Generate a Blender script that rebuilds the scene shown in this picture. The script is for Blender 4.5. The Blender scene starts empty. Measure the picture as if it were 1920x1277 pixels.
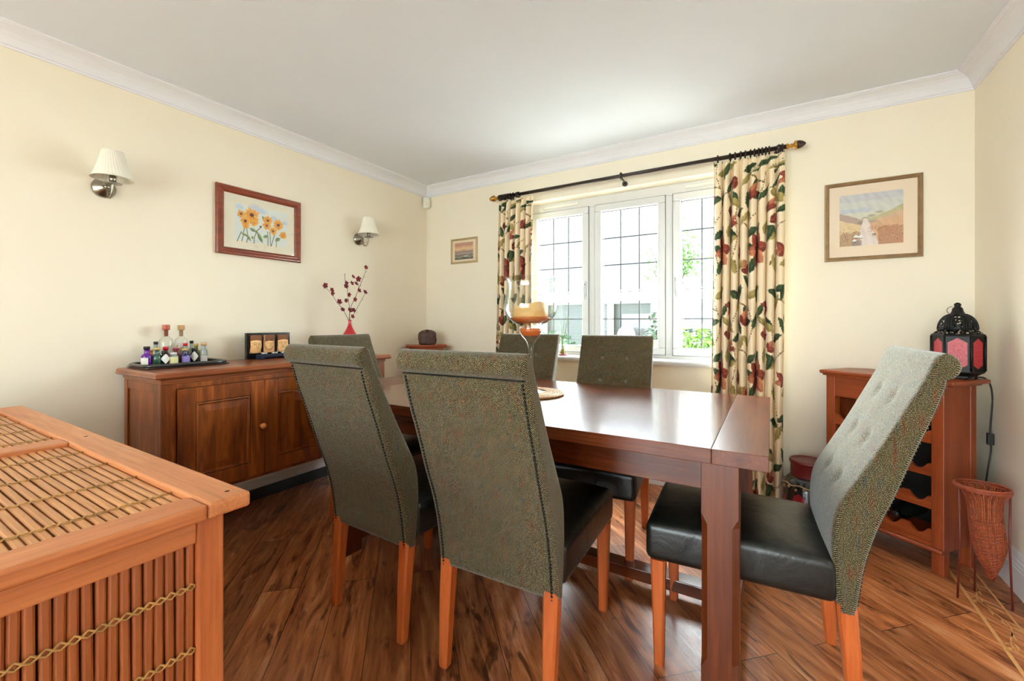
import bpy, bmesh, math, random
import numpy as np
from mathutils import Vector, Matrix
R = math.radians
PI = math.pi
S = bpy.context.scene
C = S.collection
random.seed(7)
rng = np.random.default_rng(11)

# ---------------------------------------------------------------- camera, exposure
H = 1.1285
cam_d = bpy.data.cameras.new('camera')
cam_d.sensor_fit = 'HORIZONTAL'; cam_d.sensor_width = 36.0
cam_d.lens = 806.53 / 1920 * 36.0
cam_d.shift_y = (604.185 - 638.5) / 1920
cam_d.clip_start = 0.02; cam_d.clip_end = 200
cam = bpy.data.objects.new('camera', cam_d); C.objects.link(cam)
cam.location = (0, 0, H); cam.rotation_euler = (R(90), 0, R(31.148))
S.camera = cam
S.view_settings.view_transform = 'Standard'
S.view_settings.look = 'None'
S.view_settings.gamma = 1.0
S.view_settings.use_curve_mapping = False
S.view_settings.exposure = 0.88
S.cycles.use_denoising = True
S.cycles.max_bounces = 10
S.cycles.diffuse_bounces = 6
S.cycles.glossy_bounces = 4
S.cycles.transparent_max_bounces = 12
S.cycles.caustics_reflective = False
S.cycles.caustics_refractive = False
S.cycles.sample_clamp_indirect = 6.0

# ---------------------------------------------------------------- sky (all the light there is comes from it, through the window and the added garden doors)
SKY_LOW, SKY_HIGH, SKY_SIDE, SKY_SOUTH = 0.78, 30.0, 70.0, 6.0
w = bpy.data.worlds.new('sky'); S.world = w; w.use_nodes = True
nt = w.node_tree; nt.nodes.clear()
def N(nt, typ, **kw):
    n = nt.nodes.new(typ)
    for k, v in kw.items():
        if k.startswith('i_'): n.inputs[k[2:].replace('_', ' ')].default_value = v
        else: setattr(n, k, v)
    return n
tc = N(nt, 'ShaderNodeTexCoord'); sep = N(nt, 'ShaderNodeSeparateXYZ')
nt.links.new(tc.outputs['Generated'], sep.inputs[0])
mr = N(nt, 'ShaderNodeMapRange'); mr.interpolation_type = 'SMOOTHSTEP'
mr.inputs['From Min'].default_value = 0.36; mr.inputs['From Max'].default_value = 0.62
mr.inputs['To Min'].default_value = 0.0; mr.inputs['To Max'].default_value = SKY_HIGH
nt.links.new(sep.outputs[2], mr.inputs[0])
ms = N(nt, 'ShaderNodeMapRange'); ms.interpolation_type = 'SMOOTHSTEP'
ms.inputs['From Min'].default_value = -0.1; ms.inputs['From Max'].default_value = -0.6
ms.inputs['To Min'].default_value = 0.0; ms.inputs['To Max'].default_value = SKY_SOUTH
nt.links.new(sep.outputs[1], ms.inputs[0])
mn = N(nt, 'ShaderNodeMapRange'); mn.interpolation_type = 'SMOOTHSTEP'      # upper sky and added glow dimmed away from the window side
mn.inputs['From Min'].default_value = -0.25; mn.inputs['From Max'].default_value = 0.25
mn.inputs['To Min'].default_value = 0.04; mn.inputs['To Max'].default_value = 1.0
nt.links.new(sep.outputs[1], mn.inputs[0])
hi = N(nt, 'ShaderNodeMath', operation='MULTIPLY_ADD'); nt.links.new(mr.outputs[0], hi.inputs[0]); nt.links.new(mn.outputs[0], hi.inputs[1]); hi.inputs[2].default_value = SKY_LOW
ad = N(nt, 'ShaderNodeMath', operation='ADD')
nt.links.new(hi.outputs[0], ad.inputs[0]); nt.links.new(ms.outputs[0], ad.inputs[1])
# unseen glow added either side of the garden view to light the room
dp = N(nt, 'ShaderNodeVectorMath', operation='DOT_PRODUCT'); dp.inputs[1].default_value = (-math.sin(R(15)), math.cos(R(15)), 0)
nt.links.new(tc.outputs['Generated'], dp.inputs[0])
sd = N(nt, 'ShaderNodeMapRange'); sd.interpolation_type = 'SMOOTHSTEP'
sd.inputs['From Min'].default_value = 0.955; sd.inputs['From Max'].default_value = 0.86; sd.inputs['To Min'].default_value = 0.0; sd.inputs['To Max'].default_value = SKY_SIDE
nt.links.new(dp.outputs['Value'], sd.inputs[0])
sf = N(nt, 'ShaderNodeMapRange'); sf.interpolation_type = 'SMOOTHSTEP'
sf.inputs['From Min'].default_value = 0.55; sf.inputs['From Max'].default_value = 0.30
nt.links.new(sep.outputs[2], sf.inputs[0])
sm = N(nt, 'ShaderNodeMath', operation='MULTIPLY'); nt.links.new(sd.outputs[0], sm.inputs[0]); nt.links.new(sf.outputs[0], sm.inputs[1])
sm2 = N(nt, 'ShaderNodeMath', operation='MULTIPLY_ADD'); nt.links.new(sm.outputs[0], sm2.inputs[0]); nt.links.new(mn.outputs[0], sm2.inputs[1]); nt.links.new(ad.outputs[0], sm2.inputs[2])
# added glow weaker on the right-hand side than on the left
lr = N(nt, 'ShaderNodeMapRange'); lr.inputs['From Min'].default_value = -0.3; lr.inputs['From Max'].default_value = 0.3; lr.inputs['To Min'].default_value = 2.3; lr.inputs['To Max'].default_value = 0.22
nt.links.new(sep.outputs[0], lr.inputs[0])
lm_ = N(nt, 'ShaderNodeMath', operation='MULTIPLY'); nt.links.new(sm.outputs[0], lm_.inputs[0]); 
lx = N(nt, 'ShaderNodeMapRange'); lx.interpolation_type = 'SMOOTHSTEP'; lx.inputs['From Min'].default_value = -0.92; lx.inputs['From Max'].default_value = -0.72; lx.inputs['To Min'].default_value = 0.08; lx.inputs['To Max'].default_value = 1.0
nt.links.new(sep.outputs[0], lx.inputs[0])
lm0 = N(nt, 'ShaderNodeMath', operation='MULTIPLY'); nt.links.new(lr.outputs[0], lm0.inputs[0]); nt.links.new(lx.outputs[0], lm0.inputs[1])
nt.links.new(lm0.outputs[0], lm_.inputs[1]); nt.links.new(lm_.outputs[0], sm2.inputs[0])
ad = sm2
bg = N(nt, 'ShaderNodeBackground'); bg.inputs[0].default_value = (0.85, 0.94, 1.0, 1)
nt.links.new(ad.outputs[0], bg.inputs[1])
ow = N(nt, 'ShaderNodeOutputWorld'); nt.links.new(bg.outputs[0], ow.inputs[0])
def portal(name, loc, rot, sx, sy):
    L = bpy.data.lights.new(name, 'AREA'); L.shape = 'RECTANGLE'; L.size = sx; L.size_y = sy
    L.cycles.is_portal = True
    o = bpy.data.objects.new(name, L); C.objects.link(o); o.location = loc; o.rotation_euler = rot
portal('window_daylight', (-0.92, 3.30, 1.47), (R(-90), 0, 0), 1.9, 1.4)
portal('added_door_portal', (-0.9, -2.52, 1.1), (R(90), 0, 0), 2.7, 2.2)  # sampling portal at the doors added behind the camera

# ---------------------------------------------------------------- helpers
def sr(r, g, b):
    f = lambda c: (c / 255) / 12.92 if c <= 10.3 else (((c / 255) + 0.055) / 1.055) ** 2.4
    return (f(r), f(g), f(b), 1.0)

MATS = {}
def mat(name):
    m = bpy.data.materials.new(name); m.use_nodes = True
    MATS[name] = m
    return m, m.node_tree, m.node_tree.nodes['Principled BSDF']

def ramp(nt, fac, stops, interp='LINEAR'):
    r = N(nt, 'ShaderNodeValToRGB'); cr = r.color_ramp; cr.interpolation = interp
    while len(cr.elements) > 1: cr.elements.remove(cr.elements[-1])
    cr.elements[0].position = stops[0][0]; cr.elements[0].color = stops[0][1]
    for p, c in stops[1:]:
        e = cr.elements.new(p); e.color = c
    nt.links.new(fac, r.inputs[0])
    return r.outputs[0]

def coords(nt, scale=(1, 1, 1), loc=(0, 0, 0), rot=(0, 0, 0), src='Object'):
    t = N(nt, 'ShaderNodeTexCoord'); m = N(nt, 'ShaderNodeMapping')
    m.inputs['Scale'].default_value = scale; m.inputs['Location'].default_value = loc; m.inputs['Rotation'].default_value = rot
    nt.links.new(t.outputs[src], m.inputs[0])
    return m.outputs[0]

def noise(nt, vec, scale=5, detail=4, rough=0.5, dist=0.0):
    n = N(nt, 'ShaderNodeTexNoise'); n.inputs['Scale'].default_value = scale; n.inputs['Detail'].default_value = detail
    n.inputs['Roughness'].default_value = rough; n.inputs['Distortion'].default_value = dist
    nt.links.new(vec, n.inputs['Vector'])
    return n

def bump(nt, bs, h, strength=0.2, dist=0.002):
    b = N(nt, 'ShaderNodeBump'); b.inputs['Strength'].default_value = strength; b.inputs['Distance'].default_value = dist
    nt.links.new(h, b.inputs['Height']); nt.links.new(b.outputs[0], bs.inputs['Normal'])

def plain(name, col, rough=0.5, metal=0.0, var=0.06, nscale=8, bstr=0.0, bscale=200, coat=0.0, sheen=0.0):
    m, nt, bs = mat(name)
    v = coords(nt)
    n = noise(nt, v, nscale, 3)
    a = tuple(max(0, c * (1 - var)) for c in col[:3]) + (1,); b = tuple(min(1, c * (1 + var)) for c in col[:3]) + (1,)
    nt.links.new(ramp(nt, n.outputs[0], [(0.3, a), (0.7, b)]), bs.inputs['Base Color'])
    bs.inputs['Roughness'].default_value = rough; bs.inputs['Metallic'].default_value = metal
    bs.inputs['Coat Weight'].default_value = coat; bs.inputs['Sheen Weight'].default_value = sheen
    if bstr:
        n2 = noise(nt, v, bscale, 2); bump(nt, bs, n2.outputs[0], bstr, 0.001)
    return m

def wood(name, dark, mid, light, axis='x', rough=0.35, scale=1.0, fine=0.35, coat=0.0, dist=0.6):
    m, nt, bs = mat(name)
    s = {'x': (1.0, 9, 9), 'y': (9, 1.0, 9), 'z': (9, 9, 1.0)}[axis]
    v = coords(nt, tuple(c * scale for c in s))
    n = noise(nt, v, 1.6, 5, 0.6, dist)
    s2 = {'x': (4, 130, 130), 'y': (130, 4, 130), 'z': (130, 130, 4)}[axis]
    v2 = coords(nt, tuple(c * scale for c in s2))
    n2 = noise(nt, v2, 1.0, 3, 0.6)
    c1 = ramp(nt, n.outputs[0], [(0.25, dark), (0.5, mid), (0.75, light)])
    mx = N(nt, 'ShaderNodeMix', data_type='RGBA', blend_type='MULTIPLY'); mx.inputs[0].default_value = fine
    nt.links.new(c1, mx.inputs[6]); nt.links.new(ramp(nt, n2.outputs[0], [(0.3, (.35, .3, .28, 1)), (0.62, (1, 1, 1, 1))]), mx.inputs[7])
    nt.links.new(mx.outputs[2], bs.inputs['Base Color'])
    bs.inputs['Roughness'].default_value = rough; bs.inputs['Coat Weight'].default_value = coat
    bs.inputs['Coat Roughness'].default_value = 0.12
    bump(nt, bs, n2.outputs[0], 0.12, 0.0006)
    return m

def vcol(name, rough=0.8, fac=1.0, weave=0.0):
    m, nt, bs = mat(name)
    a = N(nt, 'ShaderNodeVertexColor'); a.layer_name = 'Col'
    nt.links.new(a.outputs[0], bs.inputs['Base Color']); bs.inputs['Roughness'].default_value = rough
    if weave:
        n = noise(nt, coords(nt), 900, 1); bump(nt, bs, n.outputs[0], weave, 0.0005)
    return m

class M:
    def __init__(s): s.v = []; s.f = []; s.sm = []
    def add(s, vs, fs, smooth=False):
        b = len(s.v); s.v.extend([tuple(v) for v in vs]); s.f.extend([tuple(i + b for i in f) for f in fs]); s.sm.extend([smooth] * len(fs)); return s
    def box(s, x0, x1, y0, y1, z0, z1, mtx=None):
        vs = [Vector((x, y, z)) for z in (z0, z1) for y in (y0, y1) for x in (x0, x1)]
        if mtx: vs = [mtx @ v for v in vs]
        return s.add(vs, [(0, 2, 3, 1), (4, 5, 7, 6), (0, 1, 5, 4), (1, 3, 7, 5), (3, 2, 6, 7), (2, 0, 4, 6)])
    def frus(s, a, b):
        """a,b: (cx,cy,z,wx,wy) lower and upper section"""
        vs = []
        for cx, cy, z, wx, wy in (a, b):
            vs += [(cx - wx / 2, cy - wy / 2, z), (cx + wx / 2, cy - wy / 2, z), (cx + wx / 2, cy + wy / 2, z), (cx - wx / 2, cy + wy / 2, z)]
        return s.add(vs, [(3, 2, 1, 0), (4, 5, 6, 7), (0, 1, 5, 4), (1, 2, 6, 5), (2, 3, 7, 6), (3, 0, 4, 7)])
    def loft(s, rings, cap=True, smooth=False, closed=True):
        n = len(rings[0]); vs = [p for r in rings for p in r]; fs = []
        for i in range(len(rings) - 1):
            for j in range(n if closed else n - 1):
                k = (j + 1) % n
                fs.append((i * n + j, i * n + k, (i + 1) * n + k, (i + 1) * n + j))
        s.add(vs, fs, smooth)
        if cap:
            b = len(s.v) - len(vs)
            s.f.append(tuple(b + j for j in reversed(range(n)))); s.sm.append(False)
            s.f.append(tuple(b + (len(rings) - 1) * n + j for j in range(n))); s.sm.append(False)
        return s
    def lathe(s, prof, cx=0, cy=0, seg=32, cap=True, mod=None, z0=0):
        rings = []
        for r, z in prof:
            ring = []
            for j in range(seg):
                a = 2 * PI * j / seg; rr = max(r, 1e-4)
                if mod: rr *= mod(a, z)
                ring.append((cx + rr * math.cos(a), cy + rr * math.sin(a), z + z0))
            rings.append(ring)
        return s.loft(rings, cap, True)
    def tube(s, pts, r, seg=8, closed=False, rf=None):
        pts = [Vector(p) for p in pts]; rings = []
        n = len(pts); up = Vector((0, 0, 1))
        for i, p in enumerate(pts):
            if closed: t = pts[(i + 1) % n] - pts[i - 1]
            else: t = pts[min(i + 1, n - 1)] - pts[max(i - 1, 0)]
            t.normalize()
            a = t.cross(up)
            if a.length < 1e-3: a = t.cross(Vector((1, 0, 0)))
            a.normalize()
            if i and a.dot(la) < 0: a = -a
            la = a
            b = t.cross(a)
            rr = rf(i / (n - 1)) * r if rf else r
            rings.append([p + a * rr * math.cos(2 * PI * k / seg) + b * rr * math.sin(2 * PI * k / seg) for k in range(seg)])
        if closed: rings.append(rings[0])
        return s.loft(rings, not closed, True)
    def cyl(s, p0, p1, r0, r1=None, seg=20):
        r1 = r0 if r1 is None else r1
        return s.tube([p0, p1], 1, seg, rf=lambda t: r0 + (r1 - r0) * t)
    def ball(s, c, r, seg=10, rings=6, sc=(1, 1, 1)):
        rs = []
        for i in range(rings + 1):
            a = PI * i / rings
            rs.append([(c[0] + sc[0] * r * max(math.sin(a), 1e-3) * math.cos(2 * PI * j / seg), c[1] + sc[1] * r * max(math.sin(a), 1e-3) * math.sin(2 * PI * j / seg), c[2] - sc[2] * r * math.cos(a)) for j in range(seg)])
        return s.loft(rs, False, True)
    def prism(s, poly, axis, a, b):
        """poly of 2D points extruded along axis from a to b: axis 'x' -> (y,z), 'y' -> (x,z), 'z' -> (x,y)"""
        f = {'x': lambda u, v, t: (t, u, v), 'y': lambda u, v, t: (u, t, v), 'z': lambda u, v, t: (u, v, t)}[axis]
        return s.loft([[f(u, v, a) for u, v in poly], [f(u, v, b) for u, v in poly]], True)
    def build(s, name, m=None, parent=None, bev=0, seg=2, loc=None, rot=None, fix=True):
        me = bpy.data.meshes.new(name); me.from_pydata(s.v, [], s.f); me.update()
        me.polygons.foreach_set('use_smooth', s.sm)
        if fix:
            b = bmesh.new(); b.from_mesh(me); bmesh.ops.recalc_face_normals(b, faces=b.faces); b.to_mesh(me); b.free()
        o = bpy.data.objects.new(name, me); C.objects.link(o)
        if m is not None: me.materials.append(MATS[m] if isinstance(m, str) else m)
        if parent is not None: o.parent = parent
        if loc is not None: o.location = loc
        if rot is not None: o.rotation_euler = rot
        if bev:
            d = o.modifiers.new('edge', 'BEVEL'); d.width = bev; d.segments = seg; d.limit_method = 'ANGLE'; d.angle_limit = R(35)
        return o

def rounded_box(sx, sy, sz, r, n=10, c=(0, 0, 0), f=None):
    """surface grid of a rounded box, optional function f(x,y,z)->(x,y,z)"""
    m = M(); hx, hy, hz = sx / 2, sy / 2, sz / 2
    def pt(p):
        q = Vector((max(-hx + r, min(hx - r, p[0])), max(-hy + r, min(hy - r, p[1])), max(-hz + r, min(hz - r, p[2]))))
        d = Vector(p) - q
        if d.length > 1e-9: q = q + d.normalized() * r
        q = (q.x + c[0], q.y + c[1], q.z + c[2])
        return f(*q) if f else q
    def spread(h):
        e = [-h, -h + r * .15, -h + r * .4, -h + r * .7, -h + r]
        inner = [(-h + r) + (2 * h - 2 * r) * i / n for i in range(1, n)]
        return e + inner + [-x for x in reversed(e)]
    X, Y, Z = spread(hx), spread(hy), spread(hz)
    def face(U, V, fn, flip):
        vs = [pt(fn(u, v)) for u in U for v in V]; fs = []
        nv = len(V)
        for i in range(len(U) - 1):
            for j in range(nv - 1):
                q = (i * nv + j, (i + 1) * nv + j, (i + 1) * nv + j + 1, i * nv + j + 1)
                fs.append(q[::-1] if flip else q)
        m.add(vs, fs, True)
    face(X, Y, lambda u, v: (u, v, hz), False); face(X, Y, lambda u, v: (u, v, -hz), True)
    face(X, Z, lambda u, v: (u, -hy, v), False); face(X, Z, lambda u, v: (u, hy, v), True)
    face(Y, Z, lambda u, v: (hx, u, v), False); face(Y, Z, lambda u, v: (-hx, u, v), True)
    return m

def weld(o, d=1e-5):
    b = bmesh.new(); b.from_mesh(o.data); bmesh.ops.remove_doubles(b, verts=b.verts, dist=d); bmesh.ops.recalc_face_normals(b, faces=b.faces); b.to_mesh(o.data); b.free()
    return o

def tag(o, label, cat, group=None, kind=None):
    o['label'] = label; o['category'] = cat
    if group: o['group'] = group
    if kind: o['kind'] = kind
    return o
def thing(name, label, cat, loc=(0, 0, 0), rz=0, group=None):
    o = bpy.data.objects.new(name, None); C.objects.link(o); o.empty_display_size = 0.05
    o.location = loc; o.rotation_euler = (0, 0, rz)
    return tag(o, label, cat, group)
def struct(o): o['kind'] = 'structure'; return o
def copy_tree(o, parent=None):
    c = o.copy(); C.objects.link(c); c.parent = parent
    for ch in list(o.children): copy_tree(ch, c)
    return c
def catmull(P, n=8):
    out = []
    for i in range(len(P) - 1):
        p0 = P[max(i - 1, 0)]; p1 = P[i]; p2 = P[i + 1]; p3 = P[min(i + 2, len(P) - 1)]
        for k in range(n):
            t = k / n
            out.append(tuple(0.5 * (2 * b + (c - a) * t + (2 * a - 5 * b + 4 * c - d) * t * t + (-a + 3 * b - 3 * c + d) * t ** 3) for a, b, c, d in zip(p0, p1, p2, p3)))
    out.append(tuple(P[-1])); return out
def resample(P, n):
    P = [Vector(p) for p in P]; L = [0]
    for a, b in zip(P, P[1:]): L.append(L[-1] + (b - a).length)
    out = []; j = 0
    for i in range(n):
        t = L[-1] * i / (n - 1)
        while j < len(L) - 2 and L[j + 1] < t: j += 1
        f = (t - L[j]) / max(L[j + 1] - L[j], 1e-9); out.append(P[j].lerp(P[j + 1], f))
    return out

# ---------------------------------------------------------------- materials
plain('wall_paint', sr(237, 228, 208), 0.9, var=0.012, nscale=2, bstr=0.05, bscale=300)
plain('ceiling_paint', sr(228, 233, 243), 0.95, var=0.01, nscale=2)
plain('cornice_paint', sr(230, 230, 236), 0.8, var=0.01)
plain('skirting_paint', sr(225, 225, 225), 0.4, var=0.02)
plain('upvc', sr(216, 217, 218), 0.3, var=0.01)
plain('lead', sr(70, 70, 72), 0.5, metal=0.4)
plain('gasket_and_gap_shade', sr(60, 62, 64), 0.6)
wood('oak_table', sr(60, 22, 6), sr(86, 36, 12), sr(110, 52, 22), 'x', 0.19, 1.0, 0.5, coat=0.32)
wood('oak_table_y', sr(66, 24, 8), sr(92, 40, 16), sr(118, 58, 28), 'y', 0.30, 1.0, 0.6, coat=0.12)
wood('oak_table_z', sr(62, 24, 6), sr(92, 40, 12), sr(116, 56, 22), 'z', 0.36, 1.0, 0.5, coat=0.05)
wood('leg_wood', sr(150, 66, 26), sr(178, 86, 38), sr(196, 104, 52), 'z', 0.35, 1.0, 0.3)
wood('knob_wood', sr(196, 112, 48), sr(216, 132, 62), sr(226, 150, 82), 'z', 0.3, 1.0, 0.2)
wood('side_wood_z', sr(76, 32, 7), sr(130, 64, 18), sr(176, 98, 36), 'z', 0.33, 1.3, 0.4, coat=0.1, dist=1.2)
wood('side_wood_y', sr(100, 46, 18), sr(140, 72, 32), sr(170, 96, 48), 'y', 0.3, 1.0, 0.4, coat=0.3)
wood('rack_wood', sr(112, 46, 18), sr(140, 62, 26), sr(160, 78, 36), 'z', 0.38, 1.0, 0.35)
wood('rack_wood_x', sr(112, 46, 18), sr(140, 62, 26), sr(160, 78, 36), 'x', 0.35, 1.0, 0.35)
wood('teak_x', sr(176, 100, 54), sr(202, 128, 78), sr(218, 150, 100), 'x', 0.42, 1.2, 0.35)
wood('teak_y', sr(170, 92, 48), sr(196, 118, 68), sr(212, 140, 92), 'y', 0.42, 1.2, 0.35)
wood('teak_z', sr(160, 80, 38), sr(186, 102, 54), sr(202, 122, 70), 'z', 0.42, 1.2, 0.35)
wood('bamboo_x', sr(172, 112, 62), sr(194, 134, 82), sr(208, 152, 98), 'x', 0.4, 1.0, 0.2)
wood('bamboo_z', sr(136, 70, 32), sr(152, 82, 40), sr(168, 96, 52), 'z', 0.4, 1.0, 0.2)
plain('dark_void', sr(14, 10, 8), 0.9)
plain('cane', sr(176, 132, 74), 0.5, var=0.25, nscale=40)
plain('studs', sr(34, 31, 28), 0.35, metal=0.7)
plain('black_iron', sr(20, 19, 19), 0.45, metal=0.5)
plain('nickel', sr(150, 144, 132), 0.28, metal=1.0, var=0.04)
plain('brass', sr(176, 128, 56), 0.3, metal=0.9)
plain('bronze_pole', sr(46, 32, 26), 0.35, metal=0.3)
plain('shade_fabric', sr(236, 231, 216), 0.8, var=0.03, sheen=0.2)
plain('white_plastic', sr(228, 226, 218), 0.4)
plain('handle_white', sr(196, 198, 200), 0.25)
plain('tray_lacquer', sr(26, 22, 26), 0.25, coat=0.5)
plain('red_vase', sr(176, 12, 30), 0.15, coat=0.4)
plain('blossom', sr(112, 8, 24), 0.7, var=0.3, nscale=60)
plain('twig', sr(52, 44, 34), 0.8)
plain('black_rubber', sr(18, 18, 18), 0.5)
plain('wicker_red', sr(132, 54, 24), 0.5, var=0.35, nscale=50)
plain('rod_red', sr(96, 32, 22), 0.4)
plain('carved_dark', sr(72, 46, 40), 0.55, var=0.4, nscale=30, bstr=0.9, bscale=60)
plain('wax', sr(226, 178, 112), 0.45, var=0.05)
plain('wax_deep', sr(206, 104, 44), 0.35, var=0.1)
plain('blue_black', sr(34, 44, 66), 0.45)
plain('tin', sr(200, 200, 198), 0.3, metal=0.9)
plain('white_wax', sr(236, 232, 222), 0.5)
plain('red_lacquer', sr(92, 16, 20), 0.35)
plain('picture_gilt', sr(140, 112, 78), 0.4, metal=0.35, var=0.15, nscale=30)
plain('gilt_light', sr(196, 172, 132), 0.4, metal=0.3, var=0.1)
wood('frame_wood', sr(96, 34, 14), sr(124, 50, 22), sr(146, 68, 34), 'x', 0.3, 2, 0.4, coat=0.3)
plain('mat_board', sr(238, 218, 194), 0.9, var=0.01)
plain('mat_cream', sr(236, 226, 204), 0.9, var=0.01)
vcol('painting', 0.7)
vcol('curtain_print', 0.85, weave=0.15)
vcol('relief', 0.5)

def glassy(name, tint=(1, 1, 1, 1), ior=1.45, rough=0.0, dens=0.0):
    """clear pane: sees through, with a fresnel reflection"""
    m, nt, bs = mat(name); nt.nodes.remove(bs)
    tr = N(nt, 'ShaderNodeBsdfTransparent'); tr.inputs[0].default_value = tint
    gl = N(nt, 'ShaderNodeBsdfGlossy'); gl.inputs['Roughness'].default_value = rough; gl.inputs[0].default_value = (1, 1, 1, 1)
    lw = N(nt, 'ShaderNodeLayerWeight'); lw.inputs[0].default_value = 0.5
    pw_ = N(nt, 'ShaderNodeMath', operation='POWER'); pw_.inputs[1].default_value = 4.0; nt.links.new(lw.outputs['Facing'], pw_.inputs[0])
    fr = N(nt, 'ShaderNodeMath', operation='MULTIPLY_ADD'); fr.inputs[1].default_value = 0.8; fr.inputs[2].default_value = ((ior - 1) / (ior + 1)) ** 2; nt.links.new(pw_.outputs[0], fr.inputs[0])
    mx = N(nt, 'ShaderNodeMixShader'); nt.links.new(fr.outputs[0], mx.inputs[0]); nt.links.new(tr.outputs[0], mx.inputs[1]); nt.links.new(gl.outputs[0], mx.inputs[2])
    out = nt.nodes['Material Output']; nt.links.new(mx.outputs[0], out.inputs[0])
    return m
glassy('window_glass', (0.97, 0.99, 0.98, 1), 1.4)
m = glassy('clear_glass', (0.97, 0.98, 0.97, 1), 1.5)   # seen edge-on the wall of a bowl is thicker and darker
nt = m.node_tree; lwn = [n for n in nt.nodes if n.type == 'LAYER_WEIGHT'][0]; trn = [n for n in nt.nodes if n.type == 'BSDF_TRANSPARENT'][0]
nt.links.new(ramp(nt, lwn.outputs['Facing'], [(0.35, (.97, .98, .97, 1)), (0.68, (.86, .89, .87, 1)), (0.92, (.40, .45, .43, 1))]), trn.inputs[0])
glassy('picture_glass', (1, 1, 1, 1), 1.45)

# red lantern glass: lets light through, coloured
m, nt, bs = mat('ruby_glass')
bs.inputs['Base Color'].default_value = sr(205, 45, 62); bs.inputs['Roughness'].default_value = 0.35
nn = noise(nt, coords(nt), 160, 2); bump(nt, bs, nn.outputs[0], 0.6, 0.002)
nt.links.new(ramp(nt, nn.outputs[0], [(0.3, sr(176, 34, 50)), (0.7, sr(222, 66, 78))]), bs.inputs['Base Color'])
bs.inputs['Transmission Weight'].default_value = 0.25

plain('button_tweed', sr(92, 88, 72), .9, var=.3, nscale=300)
# leather
m, nt, bs = mat('leather')
v = coords(nt); n1 = noise(nt, v, 9, 4, 0.55, 0.8); n2 = noise(nt, v, 260, 2)
nt.links.new(ramp(nt, n1.outputs[0], [(0.3, sr(10, 12, 11)), (0.7, sr(24, 26, 22))]), bs.inputs['Base Color'])
bs.inputs['Roughness'].default_value = 0.34
ad = N(nt, 'ShaderNodeMath', operation='ADD'); mu = N(nt, 'ShaderNodeMath', operation='MULTIPLY'); mu.inputs[1].default_value = 0.06
nt.links.new(n2.outputs[0], mu.inputs[0]); nt.links.new(mu.outputs[0], ad.inputs[0]); nt.links.new(n1.outputs[0], ad.inputs[1])
bump(nt, bs, ad.outputs[0], 0.5, 0.008)

# herringbone tweed on the UVs (metres)
m, nt, bs = mat('tweed')
uv = N(nt, 'ShaderNodeTexCoord'); sp = N(nt, 'ShaderNodeSeparateXYZ'); nt.links.new(uv.outputs['UV'], sp.inputs[0])
def ma(op, a, b=None, c=None):
    n = N(nt, 'ShaderNodeMath', operation=op)
    for i, x in enumerate((a, b, c)):
        if x is None: continue
        if isinstance(x, (int, float)): n.inputs[i].default_value = x
        else: nt.links.new(x, n.inputs[i])
    return n.outputs[0]
zig = ma('PINGPONG', sp.outputs[0], 0.0135)
ph = ma('FRACT', ma('MULTIPLY', ma('ADD', sp.outputs[1], ma('MULTIPLY', zig, 1.3)), 1 / 0.0058))
st = ma('PINGPONG', ph, 0.5)
tn = noise(nt, coords(nt), 380, 2, 0.75); big = noise(nt, coords(nt), 26, 3, 0.6); colr = noise(nt, coords(nt, (90, 90, 12)), 1.0, 2, 0.5)
f = ma('ADD', ma('MULTIPLY', st, 1.3), ma('MULTIPLY', ma('SUBTRACT', tn.outputs[0], 0.5), 1.5))
base = ramp(nt, f, [(0.05, sr(20, 16, 10)), (0.36, sr(76, 64, 46)), (0.70, sr(186, 171, 146))])
tint = ramp(nt, colr.outputs[0], [(0.28, sr(160, 186, 204)), (0.40, sr(214, 208, 190)), (0.52, sr(190, 196, 160)), (0.60, sr(216, 204, 178)), (0.72, sr(222, 150, 120))])
mx = N(nt, 'ShaderNodeMix', data_type='RGBA', blend_type='MULTIPLY'); mx.inputs[0].default_value = 1.0
nt.links.new(base, mx.inputs[6]); nt.links.new(tint, mx.inputs[7])
mx2 = N(nt, 'ShaderNodeMix', data_type='RGBA', blend_type='MULTIPLY'); mx2.inputs[0].default_value = 0.5
nt.links.new(mx.outputs[2], mx2.inputs[6]); nt.links.new(ramp(nt, big.outputs[0], [(0.3, (.7, .7, .68, 1)), (0.7, (1, 1, 1, 1))]), mx2.inputs[7])
nt.links.new(mx2.outputs[2], bs.inputs['Base Color'])
bs.inputs['Roughness'].default_value = 0.95; bs.inputs['Sheen Weight'].default_value = 0.2; bs.inputs['Sheen Roughness'].default_value = 0.5
bs.inputs['Specular IOR Level'].default_value = 0.2
bump(nt, bs, f, 0.5, 0.0008)

# floor planks laid diagonally
m, nt, bs = mat('floor_planks')
t0 = N(nt, 'ShaderNodeTexCoord')
def dotv(x, y):
    n = N(nt, 'ShaderNodeVectorMath', operation='DOT_PRODUCT'); nt.links.new(t0.outputs['Object'], n.inputs[0]); n.inputs[1].default_value = (x, y, 0); return n.outputs['Value']
u_ = dotv(-math.sin(R(44.4)), math.cos(R(44.4))); v_ = dotv(math.cos(R(44.4)), math.sin(R(44.4)))
cb = N(nt, 'ShaderNodeCombineXYZ'); nt.links.new(u_, cb.inputs[0]); nt.links.new(v_, cb.inputs[1])
br = N(nt, 'ShaderNodeTexBrick'); br.offset = 0.37; br.offset_frequency = 2; br.squash = 1.0
for k, x in (('Scale', 1.0), ('Mortar Size', 0.0013), ('Mortar Smooth', 0.1), ('Bias', 0.0), ('Brick Width', 1.22), ('Row Height', 0.152)): br.inputs[k].default_value = x
br.inputs['Color1'].default_value = (0, 0, 0, 1); br.inputs['Color2'].default_value = (1, 1, 1, 1); br.inputs['Mortar'].default_value = (0.5, 0.5, 0.5, 1)
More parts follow.
